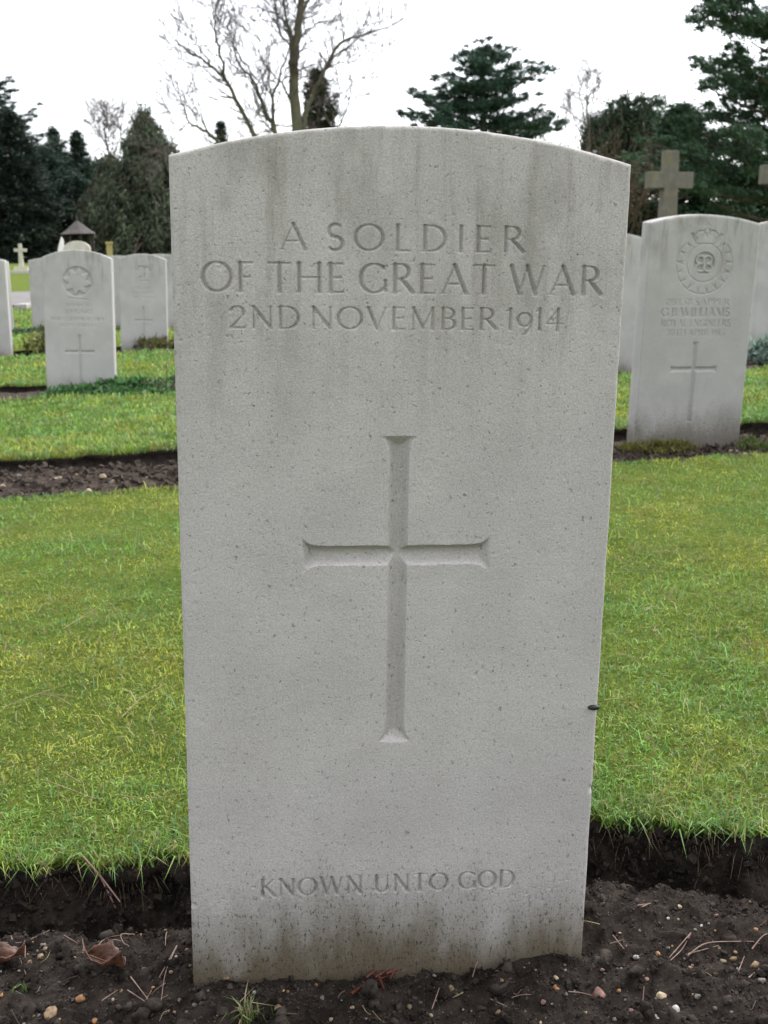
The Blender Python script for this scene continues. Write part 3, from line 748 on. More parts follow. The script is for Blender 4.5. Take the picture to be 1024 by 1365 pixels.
# ------------------------------------------------------------------ crosses and monuments
def prism(poly, y0, y1, bev=0.0):
    """poly (x,z) outline extruded along y; returns verts and faces (fan caps)"""
    n = len(poly); p = np.array(poly, float); cen = p.mean(0)
    rings = [(y0, 1 - bev), (y0 + (y1 - y0) * .06, 1), (y1 - (y1 - y0) * .06, 1), (y1, 1 - bev)]
    v = []
    for y_, k_ in rings:
        for q in p: v.append((cen[0] + (q[0] - cen[0]) * k_, y_, cen[1] + (q[1] - cen[1]) * k_))
    v = np.array(v); f = []
    for r_ in range(3):
        for i in range(n): j = (i + 1) % n; f.append([r_ * n + i, r_ * n + j, (r_ + 1) * n + j, (r_ + 1) * n + i])
    return v, np.array(f), n
import bmesh
def poly_obj(name, poly, y0, y1, mat, parent=None, bevel=.006, subdiv=0):
    bm = bmesh.new(); vs = [bm.verts.new((x, y0, z)) for x, z in poly]
    fce = bm.faces.new(vs); bm.normal_update()
    r = bmesh.ops.extrude_face_region(bm, geom=[fce]); bmesh.ops.translate(bm, verts=[e for e in r['geom'] if isinstance(e, bmesh.types.BMVert)], vec=(0, y1 - y0, 0))
    bmesh.ops.recalc_face_normals(bm, faces=bm.faces)
    if bevel: bmesh.ops.bevel(bm, geom=list(bm.edges), offset=bevel, segments=2, affect='EDGES', profile=.6)
    me = bpy.data.meshes.new(name); bm.to_mesh(me); bm.free(); me.materials.append(mat)
    o = bpy.data.objects.new(name, me); COL.objects.link(o)
    if parent: o.parent = parent
    return o
def box_obj(name, x0, x1, y0, y1, z0, z1, mat, parent=None, bevel=.008):
    return poly_obj(name, [(x0, z0), (x1, z0), (x1, z1), (x0, z1)], y0, y1, mat, parent, bevel)
def stone_cross(px, Y, h, arm, w0, w1, zarm, aw, label, mat, steps=((.30, .22), (.2, .18)), yaw=YAW, d=.13, roll=.03):
    b = at(px, 400, Y); root = tag(empty('cross_monument', mat=place(b[0], Y, float(rise(Y)), yaw, roll, 0)), label, 'cross')
    z = -.05
    for sw, sh_ in steps: box_obj('plinth', -sw, sw, -sw * .8, sw * .8, z, z + sh_, mat, root); z += sh_ + .002
    a = arm / 2; wt = lambda zz: w0 + (w1 - w0) * (zz - z) / (h - z)
    za, zb = zarm - aw / 2, zarm + aw / 2; t = w1 * 1.02
    poly_obj('shaft', [(-w0, z), (w0, z), (wt(za), za), (a, za - .004), (a, zb + .004), (wt(zb), zb), (t, h), (-t, h), (-wt(zb), zb), (-a, zb + .004), (-a, za - .004), (-wt(za), za)], -d / 2, d / 2, mat, root, .007)
    return root
stone_cross(884, 13.6, 1.755, .555, .105, .080, 1.425, .18, 'tall weathered granite cross with mossy arms behind the crowned badge headstone', M_CROSS, yaw=.22)
stone_cross(1040, 13.2, 1.62, .66, .11, .085, 1.42, .20, 'shorter granite cross with mossy arm beyond the half hidden white headstone', M_CROSS, yaw=.1)
stone_cross(33, 42, 1.05, .44, .085, .055, .82, .11, 'small pale stone cross with yellow lichen on stepped base before dark trees', M_PALE_LICHEN, steps=((.34, .15), (.24, .14)))
# round topped stone, white monument and lichen post behind the star badge stone
Yd = 21.; p = at(109, 400, Yd); r0 = tag(empty('gravestone', mat=place(p[0], Yd, float(rise(Yd)), YAW, 0, 0)), 'round topped pale gravestone with mossy crown behind the star badge headstone', 'gravestone')
poly_obj('slab', [(-.24, -.05), (.24, -.05), (.24, .86)] + [(.24 * math.cos(a), .86 + .15 * math.sin(a)) for a in np.radians(np.linspace(15, 165, 11))] + [(-.24, .86)], -.05, .05, M_PALE_LICHEN, r0, .01)
box_obj('plinth', -.30, .30, -.12, .12, -.1, .12, M_PALE_LICHEN, r0)
Yd = 26.; p = at(88.5, 400, Yd); r0 = tag(empty('gravestone', mat=place(p[0], Yd, float(rise(Yd)), .2, 0, 0)), 'small white marble monument with sloping top beside round topped gravestone', 'gravestone')
M_MARBLE = plain('white_marble', (.66, .62, .6), (.74, .72, .7), 6, .6, .4)
poly_obj('slab', [(-.09, .1), (.07, .1), (.06, 1.05), (.02, 1.13), (-.04, .98), (-.08, .85)], -.05, .06, M_MARBLE, r0, .012)
box_obj('plinth', -.2, .2, -.15, .15, -.1, .12, M_MARBLE, r0)
Yd = 22.; p = at(150, 400, Yd); r0 = tag(empty('stone_post', mat=place(p[0], Yd, float(rise(Yd)), .2, .03, 0)), 'square stone post covered in yellow lichen between two white headstones', 'post')
M_LICH = stone_mat('lichen_post', (.30, .26, .10), .4, fine=False, lichen=.9, basedirt=.2, rot=6.)
box_obj('shaft', -.055, .055, -.055, .055, -.05, .93, M_LICH, r0); box_obj('cap', -.07, .07, -.07, .07, .932, .98, M_LICH, r0)
p = gnd(33, 412); Yd = 17.0; p = at(33, 412, Yd)
r0 = box_obj('ledger_stone', -.09, .09, -.2, .2, 0, .09, M_STONE_C, None, .01); r0.location = (p[0], Yd, float(rise(Yd)) + .03); tag(r0, 'flat pale kerbed ledger stone in the grass by the path', 'gravestone')
# shelter with a spreading roof
Ys = 62.; p = at(106, 330, Ys); gz = float(rise(Ys))
ez = at(106, 312, Ys)[2] - gz; az = at(106, 294, Ys)[2] - gz; hw = .95
sh0 = tag(empty('shelter', loc=(p[0], Ys, gz)), 'small open timber shelter with a spreading tiled roof under the dark trees', 'shelter')
bm = bmesh.new(); prof = [(hw, ez), (hw * .62, ez + (az - ez) * .35), (hw * .3, ez + (az - ez) * .72), (.04, az)]
rings = [[bm.verts.new((r_ * math.cos(a), r_ * math.sin(a), z_)) for a in np.radians(np.arange(8) * 45 + 22.5)] for r_, z_ in prof]
for a_, b_ in zip(rings[:-1], rings[1:]):
    for i in range(8): bm.faces.new((a_[i], a_[(i + 1) % 8], b_[(i + 1) % 8], b_[i]))
bm.faces.new(rings[0][::-1]); bm.faces.new(rings[-1]); me = bpy.data.meshes.new('roof'); bm.to_mesh(me); bm.free(); me.materials.append(M_ROOF)
o = bpy.data.objects.new('roof', me); COL.objects.link(o); o.parent = sh0
t_ = Tubes(); t_.add([(0, 0, az), (0, 0, az + .25)], [.05, .03], 6); t_.build('finial', M_ROOF, sh0)
for a in np.radians(np.arange(8) * 45 + 22.5): box_obj('post', math.cos(a) * .7 - .07, math.cos(a) * .7 + .07, math.sin(a) * .7 - .07, math.sin(a) * .7 + .07, 0, ez, M_DARKWOOD, sh0, 0)
box_obj('back_wall', -.6, .6, .45, .53, 0, ez - .05, M_DARKWOOD, sh0, 0)

# ------------------------------------------------------------------ trees
def leaf_tris(cen, size, col, dirs=None, rng=RNG, aspect=.38, flat=0.):
    """one slim triangle per centre"""
    n = len(cen)
    d = rng.normal(size=(n, 3)) if dirs is None else dirs + rng.normal(0, .45, (n, 3))
    d[:, 2] *= 1 - flat
    d /= np.linalg.norm(d, axis=1)[:, None] + 1e-9
    r = rng.normal(size=(n, 3)); r[:, 2] *= 1 - flat; s = np.cross(d, r); s /= np.linalg.norm(s, axis=1)[:, None] + 1e-9
    if flat: # keep faces roughly level
        s = np.cross(d, np.array([0, 0, 1.0]) + rng.normal(0, .5, (n, 3))); s /= np.linalg.norm(s, axis=1)[:, None] + 1e-9
    L = size[:, None]
    v = np.stack([cen - d * L * .5 - s * L * aspect * .5, cen - d * L * .5 + s * L * aspect * .5, cen + d * L * .5], 1).reshape(-1, 3)
    return v, np.arange(n * 3).reshape(-1, 3), np.repeat(col, 3, 0)

class Tree:
    def __init__(s, name, label, loc, seed, leafmat=None, barkmat=None, group=None, cat='tree'):
        s.root = tag(empty(name, loc=tuple(loc)), label, cat, group); s.loc = np.array(loc, float)
        s.t = Tubes(); s.rng = np.random.default_rng(seed); s.lv = []; s.lf = []; s.lc = []; s.n = 0
        s.lm = leafmat or M_LEAF; s.bm = barkmat or M_BARK
    def limb(s, pts, rad, n=6): s.t.add(np.asarray(pts), rad, n)
    def clump(s, c, rx, ry, rz, n, size, col, dirs=None, hollow=.0, flat=0., aspect=.38, var=.35):
        r = s.rng; p = r.normal(size=(n, 3)); p /= np.linalg.norm(p, axis=1)[:, None] + 1e-9
        p *= np.clip(np.abs(r.normal(0, .62, n)), 0, 1.5)[:, None]
        cen = np.asarray(c) + p * np.array([rx, ry, rz])
        cc = np.asarray(col)[None] * r.uniform(1 - var, 1 + var, n)[:, None] * r.uniform(.8, 1.2)
        d = None if dirs is None else np.repeat(np.asarray(dirs, float)[None], n, 0)
        v, f, c3 = leaf_tris(cen, r.uniform(.6, 1.4, n) * size, cc, d, r, aspect, flat)
        s.lv.append(v); s.lf.append(f + s.n); s.lc.append(c3); s.n += len(v)
    def done(s, trunk='trunk', crown='crown'):
        if s.t.n: s.t.build(trunk, s.bm, s.root)
        if s.n: mesh_np(crown, np.concatenate(s.lv), np.concatenate(s.lf), s.lm, s.root, col=np.concatenate(s.lc))
        return s.root

def base_at(px, Y):
    p = at(px, 340, Y); return np.array([p[0], Y, float(rise(Y))])
def ztop(px, py, Y): return float(at(px, py, Y)[2] - rise(Y))

def conifer(name, label, px, Y, top, half, seed, col, zlow=.05, droop=.25, rise_=.15, nb=90, power=.9, pad=(.55, .55, .16), per=70, size=.22, gap=.15, flat=.6, hang=0., width_mid=None, group=None, tipup=0., lead=1, lvar=(.62, 1.12)):
    """tiered conifer: half = crown half width in pixels at its widest"""
    b = base_at(px, Y); H = ztop(px, top, Y); R = half * Y / F_PX
    T = Tree(name, label, b, seed, group=group); r = T.rng
    T.limb([(0, 0, -.2), (r.normal(0, .05), 0, H * .5), (0, 0, H * .98)], [H * .022, H * .014, .02], 7)
    ga = r.uniform(0, 6)
    for i in range(nb):
        f = zlow + (1 - zlow) * (i + r.uniform(-.4, .4)) / nb; f = float(np.clip(f, zlow, .995))
        z0 = H * f; ga += 2.4 + r.normal(0, .3)
        prof = (1 - f) ** power if width_mid is None else max(.05, min(1, (1 - f) / (1 - width_mid)) ** power)
        L = R * prof * r.uniform(*lvar) + .12
        dirh = np.array([math.cos(ga), math.sin(ga), 0])
        ts = np.linspace(0, 1, 6)
        zz = z0 + L * (rise_ * ts - droop * ts ** 2 + tipup * ts ** 4)
        pts = dirh[None] * (L * ts)[:, None]; pts[:, 2] = zz
        pts[:, :2] += np.cumsum(r.normal(0, .03 * L, (6, 2)), 0) * ts[:, None]
        T.limb(pts, np.linspace(max(.02, L * .018), .008, 6), 4)
        nc = max(2, int(L / (pad[0] * .75)))
        for q in range(nc):
            t = .22 + .80 * (q + r.uniform(0, 1)) / nc
            if r.random() < gap: continue
            c = np.array([np.interp(t, ts, pts[:, k]) for k in range(3)])
            side = np.cross(dirh, [0, 0, 1]); c = c + side * r.normal(0, .22 * L * (1 - .55 * t))
            k = r.uniform(.6, 1.25) * (.55 + .45 * (1 - abs(t - .5)))
            if hang:
                c[2] -= hang * .35 * k
                T.clump(c, pad[0] * k, pad[1] * k, pad[2] * k + hang * k * .5, int(per * k), size, np.array(col) * r.uniform(.6, 1.45), dirs=(dirh[0] * .3, dirh[1] * .3, -1), var=.4)
            else:
                T.clump(c, pad[0] * k, pad[1] * k, pad[2] * k, int(per * k), size, np.array(col) * r.uniform(.65, 1.4), dirs=dirh + np.array([0, 0, .25]), flat=flat * .4, var=.4)
    return T.done()

DG = (.028, .050, .030)
conifer('cedar_tree', 'tall dark cedar with ragged upright top behind the small pale cross', 8, 80, 82, 150, 1, (.034, .060, .042), .03, .18, .30, 150, .8, (.5, .5, .18), 100, .2, .12, tipup=.3, lvar=(.5, 1.02))
conifer('conifer_tree', 'dense near-black conifer reaching the ground beside small pale cross', 28, 72, 146, 82, 2, (.024, .038, .028), .01, .35, .1, 150, .55, (.7, .7, .3), 95, .28, .03)
conifer('cypress_tree', 'narrow dark cypress with pointed top beside the taller cedar', 86, 90, 172, 78, 3, (.034, .058, .042), .02, .1, .3, 100, .95, (.5, .5, .4), 80, .28, .05)
conifer('cypress_tree', 'slender dark cypress standing above the shelter roof', 116, 88, 176, 72, 4, (.036, .056, .038), .02, .1, .3, 100, .95, (.5, .5, .4), 80, .28, .05)
conifer('weeping_conifer', 'drooping brown-green weeping conifer behind the small badge headstone', 206, 76, 146, 155, 5, (.062, .076, .046), .02, .75, .28, 150, .85, (.5, .5, .28), 110, .27, .10, hang=1.2, lvar=(.4, 1.25))
conifer('conifer_tree', 'blue-green feathery conifer spreading behind the shelter', 146, 96, 212, 100, 6, (.045, .072, .055), .01, .4, .1, 130, .5, (.75, .75, .35), 100, .3, .04, hang=.5)
conifer('conifer_tree', 'low dark spreading conifer between cedar and shelter', 66, 84, 195, 110, 7, (.022, .045, .034), .01, .3, .1, 110, .45, (.75, .75, .3), 90, .3, .04)
conifer('weeping_conifer', 'shorter weeping conifer with brown drooping sprays left of the taller one', 160, 80, 205, 95, 14, (.068, .072, .045), .02, .8, .25, 120, .7, (.45, .45, .25), 90, .26, .12, hang=1.0, lvar=(.4, 1.3))
conifer('conifer_tree', 'dark conifer filling the wood behind the shelter', 105, 100, 208, 110, 15, (.026, .044, .034), .01, .35, .1, 110, .45, (.9, .9, .4), 100, .36, .03)
conifer('columnar_yew', 'dense columnar evergreen behind the bare tree trunk', 433, 62, 97, 33, 8, (.044, .056, .028), .02, -.5, .6, 170, .62, (.32, .32, .35), 95, .17, .02, width_mid=.50)
conifer('columnar_yew', 'small pointed evergreen beside the bare tree boughs', 305, 62, 166, 11, 9, (.034, .05, .032), .02, -.6, .7, 90, .45, (.25, .25, .35), 60, .2, .02)
conifer('conifer_tree', 'ragged green conifer with leaning tip behind the granite cross', 905, 47, 142, 95, 11, (.036, .068, .038), .02, .15, .25, 140, .6, (.6, .6, .28), 110, .22, .08)
conifer('conifer_tree', 'pale feathery conifer far behind the right hand granite cross', 1004, 80, 205, 75, 12, (.06, .085, .07), .02, .3, .15, 90, .6, (.6, .6, .3), 60, .26, .25, hang=.4)
conifer('conifer_tree', 'dark low conifer filling the gap under the pine', 1030, 60, 235, 80, 13, (.035, .06, .035), .02, .25, .15, 90, .5, (.55, .55, .25), 80, .25, .1)

# round-crowned evergreen with sky holes
def round_tree(name, label, px, Y, top, half, seed, col, nclump=120, per=110, size=.2, bot=.25, hole=.2):
    b = base_at(px, Y); H = ztop(px, top, Y); R = half * Y / F_PX
    T = Tree(name, label, b, seed); r = T.rng
    T.limb([(0, 0, -.2), (.1, 0, H * .35), (-.1, .1, H * .6)], [H * .03, H * .024, H * .014], 8)
    zc = H * (1 + bot) / 2; Rz = H * (1 - bot) / 2
    for i in range(nclump):
        d = r.normal(size=3); d /= np.linalg.norm(d); rr = r.random() ** .45 * r.uniform(.86, 1.0)
        c = np.array([d[0] * R * rr, d[1] * R * rr, zc + d[2] * Rz * rr])
        st = np.array([0, 0, max(H * .28, min(H * .6, c[2] - R * .5))])
        mid = (st + c) / 2 + np.array([0, 0, -.15 * R])
        if i % 2 == 0: T.limb([st, mid, c], [H * .007, H * .004, .012], 4)
        if r.random() < hole: continue
        k = r.uniform(.7, 1.25)
        T.clump(c, R * .24 * k, R * .24 * k, R * .19 * k, int(per * k), size, np.array(col) * r.uniform(.65, 1.4), dirs=(d[0] * .6, d[1] * .6, .7), var=.4)
    return T.done()
round_tree('pine_tree', 'round-crowned dark pine with sky holes behind the soldier headstone shoulder', 833, 54, 114, 62, 20, (.036, .055, .032), 260, 150, .19, .3, .12)

def bough_tree(name, label, px, Y, top, boughs, seed, col, cl, per, size, dens=5.5, trunk=.34, dyr=3.2, sag=.06, aspect=.3, side=.65, lift=.16, tip=0.):
    """boughs: (start pixel on the trunk, tip pixel, density); each bough swings nearer or farther than the trunk"""
    b = base_at(px, Y); T = Tree(name, label, b, seed); r = T.rng; H = ztop(px, top, Y)
    T.limb([(0, 0, -.2), (.1, .1, H * .3), (-.08, 0, H * .65), (0, 0, H * .97)], [trunk, trunk * .8, trunk * .55, .04], 9)
    for a, e, dn in boughs:
        dy = r.uniform(-dyr, dyr)
        p0 = at(*a, Y) - b; p1 = at(e[0], e[1], Y + dy) - b; p0[0] = 0; p0[1] = 0
        ts = np.linspace(0, 1, 9); pts = p0[None] * (1 - ts)[:, None] + p1[None] * ts[:, None]; L = np.linalg.norm(p1 - p0)
        pts[:, 2] += -np.sin(ts * np.pi) * L * sag - tip * L * ts * (1 - ts ** 3) * .5 + np.cumsum(r.normal(0, .012 * L, 9)) * ts * (1 - ts)
        T.limb(pts, np.linspace(trunk * .28, .015, 9), 5)
        for q in range(int(L * dens * dn) + 2):
            t = .12 + .9 * r.random() ** .8; c = np.array([np.interp(t, ts, pts[:, k]) for k in range(3)])
            c += np.array([r.normal(0, cl[0] * .6), r.normal(0, side * (1 - .6 * t)), abs(r.normal(0, lift)) * (1 - .5 * t) + .02])
            k = r.uniform(.6, 1.2) * (1 - .4 * t)
            T.clump(c, cl[0] * k, cl[0] * k, cl[1] * k, int(per * k), size, np.array(col) * r.uniform(.6, 1.45), dirs=(p1[0] / L * .8, p1[1] / L * .5, .55), var=.4, aspect=aspect)
            if q % 5 == 0: T.limb([np.array([np.interp(max(0, t - .08), ts, pts[:, k2]) for k2 in range(3)]), c], [.02, .006], 3)
    return T.done()
bough_tree('pine_tree', 'big spreading pine whose layered boughs reach over the right hand graves', 1082, 33., -140,
    [((1078, 50), (930, 26), 1.5), ((1078, 40), (945, 14), 1.2), ((1078, 20), (960, 0), 1.2), ((1078, 40), (985, 30), 1.3), ((1080, 95), (1000, 56), .5), ((1080, 140), (926, 76), 1.3), ((1080, 150), (940, 92), 1.3), ((1080, 165), (946, 118), 1.2), ((1080, 140), (975, 70), 1.2), ((1080, 185), (985, 100), 1.), ((1080, 215), (938, 138), 1.1), ((1080, 215), (960, 150), 1.2),
     ((1080, 230), (905, 160), 1.3), ((1080, 250), (872, 188), 1.3), ((1080, 262), (858, 212), 1.2), ((1080, 262), (880, 235), 1.), ((1080, 240), (925, 180), 1.3), ((1080, 240), (900, 205), 1.3), ((1080, 230), (970, 175), 1.2), ((1080, 290), (985, 205), .4), ((1080, 120), (985, 96), .9), ((1080, -40), (965, -20), 1.2), ((1080, 300), (935, 262), .4)],
    21, (.038, .072, .038), (.50, .24), 150, .14, 7.5, .34, 2.6, .06, .26, .5)
bough_tree('cedar_tree', 'broad cedar with level tiers and upturned tips above the soldier headstone', 648, 62., 62,
    [((648, 165), (541, 150), 1.1), ((648, 150), (556, 124), 1.0), ((648, 150), (575, 140), 1.2), ((648, 130), (598, 98), 1.1), ((648, 125), (612, 112), 1.2), ((648, 100), (622, 74), 1.1), ((648, 170), (572, 166), 1.2), ((648, 140), (585, 122), 1.1), ((648, 110), (632, 84), 1.2),
     ((648, 140), (722, 88), .9), ((648, 150), (702, 128), 1.2), ((648, 118), (692, 84), 1.0), ((648, 92), (672, 68), 1.1), ((648, 172), (748, 161), 1.0), ((648, 165), (722, 152), 1.1), ((648, 180), (735, 174), 1.2), ((648, 130), (684, 108), 1.3), ((648, 85), (654, 60), 1.2), ((648, 90), (640, 64), 1.1), ((648, 170), (690, 168), 1.2), ((648, 150), (668, 140), 1.3), ((648, 150), (630, 140), 1.3), ((648, 120), (655, 108), 1.3), ((648, 130), (640, 118), 1.3), ((648, 190), (600, 186), 1.2), ((648, 190), (700, 186), 1.2), ((648, 205), (560, 200), 1.), ((648, 205), (735, 200), 1.)],
    10, (.036, .068, .046), (.68, .27), 110, .2, 8.5, .30, 2.2, .02, .3, .6, .34, .12)

# bare deciduous trees
def twigs(T, p, d, L, rad, depth, spread=.48, up=.10, rmin=.004):
    r = T.rng; n = 4; pts = [p]; dd = d / (np.linalg.norm(d) + 1e-9)
    for i in range(n):
        dd = dd + r.normal(0, .16, 3) + np.array([0, 0, up * .4]); dd /= np.linalg.norm(dd); pts.append(pts[-1] + dd * L / n)
    T.limb(pts, np.linspace(rad, max(rmin, rad * .55), n + 1), 4 if depth > 1 else 3)
    if depth <= 0: return
    for q in range(r.integers(2, 4)):
        i = r.integers(1, n + 1); a = r.normal(0, 1, 3); a -= a @ dd * dd; a /= np.linalg.norm(a)
        twigs(T, pts[i], dd + a * spread * r.uniform(.7, 1.5) + np.array([0, 0, up]), L * r.uniform(.6, .9), max(rmin, rad * .55), depth - 1, spread, up, rmin)
def bare_from_pixels(name, label, px, Y, limbs, seed, bark, depth=3, tw=1.0, dens=5, rmin=.006):
    b = base_at(px, Y); T = Tree(name, label, b, seed, barkmat=bark); r = T.rng; tw_t = Tubes(); keep = T.t
    for pl, r0, r1 in limbs:
        off = r.uniform(-2.0, 2.0) if r0 < .14 else 0
        n = len(pl); P_ = []
        for i, (x, y) in enumerate(pl):
            q = at(x, y, Y + off * i / max(1, n - 1)) - b; P_.append(q)
        P_ = np.array(P_)
        # smooth resample
        tt = np.linspace(0, n - 1, (n - 1) * 4 + 1); Q = np.stack([np.interp(tt, np.arange(n), P_[:, k]) for k in range(3)], 1)
        Q[1:-1] = (Q[:-2] + 2 * Q[1:-1] + Q[2:]) / 4; Q[1:-1] += r.normal(0, .03, Q[1:-1].shape)
        rad = np.linspace(r0, r1, len(Q)) * (.85 if r0 > .3 else .76); T.t = keep; T.limb(Q, rad, 8 if r0 > .1 else 5)
        T.t = tw_t
        for q in range(int(dens * (n - 1))):
            i = r.integers(max(1, len(Q) // 5), len(Q)); d = Q[i] - Q[i - 1]; d /= np.linalg.norm(d); a = r.normal(0, 1, 3); a -= a @ d * d; a /= np.linalg.norm(a) + 1e-9
            twigs(T, Q[i], d * .6 + a * .8 + np.array([0, 0, .15]), r.uniform(.5, 1.3) * tw, max(rmin, min(.03, rad[i] * .45)), depth - 1, rmin=rmin)
        twigs(T, Q[-1], Q[-1] - Q[-2], 1.0 * tw, max(rmin, r1 * .9), depth - 1, rmin=rmin)
    T.t = keep; T.done()
    if tw_t.n: tw_t.build('twig_crown', M_TWIG, T.root)
    return T.root
big = [([(398, 345), (398, 250), (397, 170), (391, 110), (394, 60), (400, 20), (405, -30), (404, -90)], .34, .10),
       ([(397, 345), (402, 170), (412, 140), (430, 96), (452, 56), (478, 50), (505, 40)], .17, .03), ([(430, 96), (446, 76), (466, 60)], .06, .02),
       ([(396, 300), (366, 170), (352, 145), (338, 105), (322, 90)], .17, .05), ([(366, 170), (362, 130), (378, 90), (386, 60)], .10, .03), ([(362, 130), (358, 90), (352, 60)], .05, .02),
       ([(395, 300), (342, 182), (318, 140), (302, 108), (280, 85), (258, 74), (232, 52)], .15, .03), ([(302, 108), (290, 62), (286, 30), (290, 0)], .08, .02), ([(280, 85), (262, 60), (258, 30)], .05, .018), ([(342, 105), (318, 70), (300, 50)], .05, .02),
       ([(395, 320), (296, 190), (270, 172), (252, 164), (244, 140), (238, 122)], .11, .02), ([(252, 164), (240, 172), (232, 184)], .04, .015),
       ([(392, 110), (388, 60), (380, 20), (376, -10)], .10, .04), ([(394, 60), (384, 30), (360, 14), (330, 10)], .07, .02), ([(391, 140), (376, 112), (362, 96)], .07, .025), ([(400, 50), (420, 32), (440, 28)], .05, .015),
       ([(402, 20), (412, 0), (424, -30)], .07, .03), ([(396, 170), (380, 165), (360, 172), (345, 178)], .05, .02), ([(398, 300), (450, 170), (466, 140), (470, 110), (490, 100)], .06, .015), ([(386, 60), (372, 40), (365, 0), (360, -30)], .06, .02)]
bare_from_pixels('bare_tree', 'large leafless tree with mossy trunk and wide twisting boughs', 399, 46, big, 31, M_BARK_G, 4, 1.1, 3.2, .0085)
bare_from_pixels('bare_tree', 'slim leafless birch standing right of the broad cedar', 784, 82, [([(784, 340), (784, 180), (782, 130), (786, 92)], .12, .02), ([(783, 190), (776, 140), (772, 115)], .06, .015), ([(784, 170), (792, 130), (794, 105)], .05, .015), ([(783, 200), (765, 160), (758, 140)], .06, .015)], 32, M_TWIG, 3, 1.0, 9, .013)
bare_from_pixels('bare_tree', 'faint leafless tree rising behind the feathery conifers', 148, 100, [([(148, 345), (148, 220), (140, 180), (138, 152)], .16, .03), ([(148, 225), (160, 180), (164, 155)], .09, .02), ([(146, 200), (130, 175), (124, 160)], .07, .02), ([(150, 200), (152, 170), (150, 150)], .06, .02)], 33, M_TWIG, 3, 1.2, 11, .016)
bare_from_pixels('bare_tree', 'low leafless thicket tree at the foot of the broad cedar', 735, 70, [([(735, 345), (738, 200), (730, 170)], .10, .02), ([(736, 220), (752, 180), (756, 160)], .07, .02), ([(736, 240), (715, 190), (708, 170)], .06, .02)], 34, M_TWIG, 3, 1.2, 7, .008)
# brown leafless thicket
b = base_at(818, 44); T = Tree('brown_shrub', 'tall brown leafless shrub behind the soldier headstone shoulder', b, 35, barkmat=plain('brown_twig', (.075, .055, .04), (.12, .09, .065), 3, .9, .1), cat='shrub')
for i in range(34):
    a = T.rng.uniform(0, 6.28); q = T.rng.uniform(.0, .5)
    twigs(T, np.array([math.cos(a) * q, math.sin(a) * q, 0]), np.array([math.cos(a) * .42, math.sin(a) * .42, 1.0]), T.rng.uniform(1.5, 2.3), .03, 3, .45, .2, .008)
T.clump((0, 0, 2.2), 1.5, 1.5, 1.9, 2600, .12, (.10, .078, .045)); T.done('twigs', 'withered_leaves')

# far low wood closing the horizon
rg = np.random.default_rng(77); n = 26000
xx = rg.uniform(-90, 90, n); yy = rg.uniform(104, 116, n); hh = 2.4 + 1.0 * fbm(xx * .12, yy * .1, 3)
zz = rise(yy) + hh * rg.random(n) ** .7
v, f, cc = leaf_tris(np.stack([xx, yy, zz], 1), rg.uniform(.4, .8, n), np.array([.035, .048, .034])[None] * rg.uniform(.5, 1.5, n)[:, None], None, rg, .6)
tag(mesh_np('far_wood', v, f, M_LEAF, col=cc), 'low dark far-off wood along the horizon', 'wood', kind='stuff')

# ------------------------------------------------------------------ low plants
def leafy(name, label, cen, rx, ry, h, n, size, col, seed, dirs=(0, 0, .6), aspect=.7, stems=10, cat='plant', group=None, var=.4):
    T = Tree(name, label, cen, seed, leafmat=M_GRASS, group=group, cat=cat); r = T.rng
    for i in range(stems):
        a = r.uniform(0, 6.28); q = r.random() ** .5; e = np.array([math.cos(a) * rx * q, math.sin(a) * ry * q, h * r.uniform(.4, .95)])
        T.limb([np.array([e[0] * .4, e[1] * .4, -.02]), e * np.array([.8, .8, .6]), e], [.004, .003, .0015], 3)
    for i in range(max(6, n // 60)):
        a = r.uniform(0, 6.28); q = r.random() ** .5
        c = np.array([math.cos(a) * rx * q, math.sin(a) * ry * q, h * (1 - .6 * q * q) * r.uniform(.3, .75)])
        T.clump(c, rx * .22 + .01, ry * .22 + .01, h * .22, 60, size, np.array(col) * r.uniform(.65, 1.4), dirs=dirs, aspect=aspect, var=var)
    return T.done('stem', 'leaves_mass')
pA = gnd(150, 520)
leafy('ground_cover_plant', 'low bright green leafy plant spreading before the star badge headstone', (-1.36, 5.93, .0), .36, .12, .115, 3600, .034, (.055, .135, .04), 61)
leafy('ground_cover_plant', 'small grey-green leafy clump beside the bare rose stems', (-1.08, 5.99, .02), .09, .08, .09, 500, .025, (.09, .125, .075), 62)
p = gnd(212, 469); leafy('small_shrub', 'low olive-green shrub against the small badge headstone', (p[0], p[1] - .05, .02), .19, .14, .15, 2200, .022, (.105, .10, .03), 63, dirs=(0, 0, 1), aspect=.3, cat='shrub')
p = gnd(876, 600); leafy('moss_cushion', 'yellow-green mossy cushion plant at the foot of the crowned badge headstone', (p[0], p[1] - .02, .0), .13, .08, .055, 2600, .014, (.12, .115, .025), 64, dirs=(0, 0, 1), aspect=.3, stems=4)
p = gnd(996, 597); leafy('moss_cushion', 'small dark green cushion plant right of the crowned badge headstone', (p[0] + .02, p[1], .0), .075, .06, .05, 1300, .013, (.075, .10, .028), 65, dirs=(0, 0, 1), aspect=.3, stems=4)
p = gnd(1012, 484); leafy('ground_cover_plant', 'blue-grey leafy plant beside the half hidden white headstone', (p[0] + .06, p[1], .02), .16, .12, .15, 1800, .035, (.15, .21, .17), 66)
p = gnd(55, 472); leafy('small_shrub', 'sparse yellow-green shrub between white headstones', (p[0], p[1], .02), .14, .12, .26, 1100, .028, (.16, .17, .05), 67, cat='shrub', stems=16)
p = gnd(156, 478); leafy('small_shrub', 'thin yellow flowered plant between the two white headstones', (p[0], p[1] + 1.5, .02), .05, .06, .34, 420, .03, (.26, .2, .05), 68, cat='shrub', stems=8)
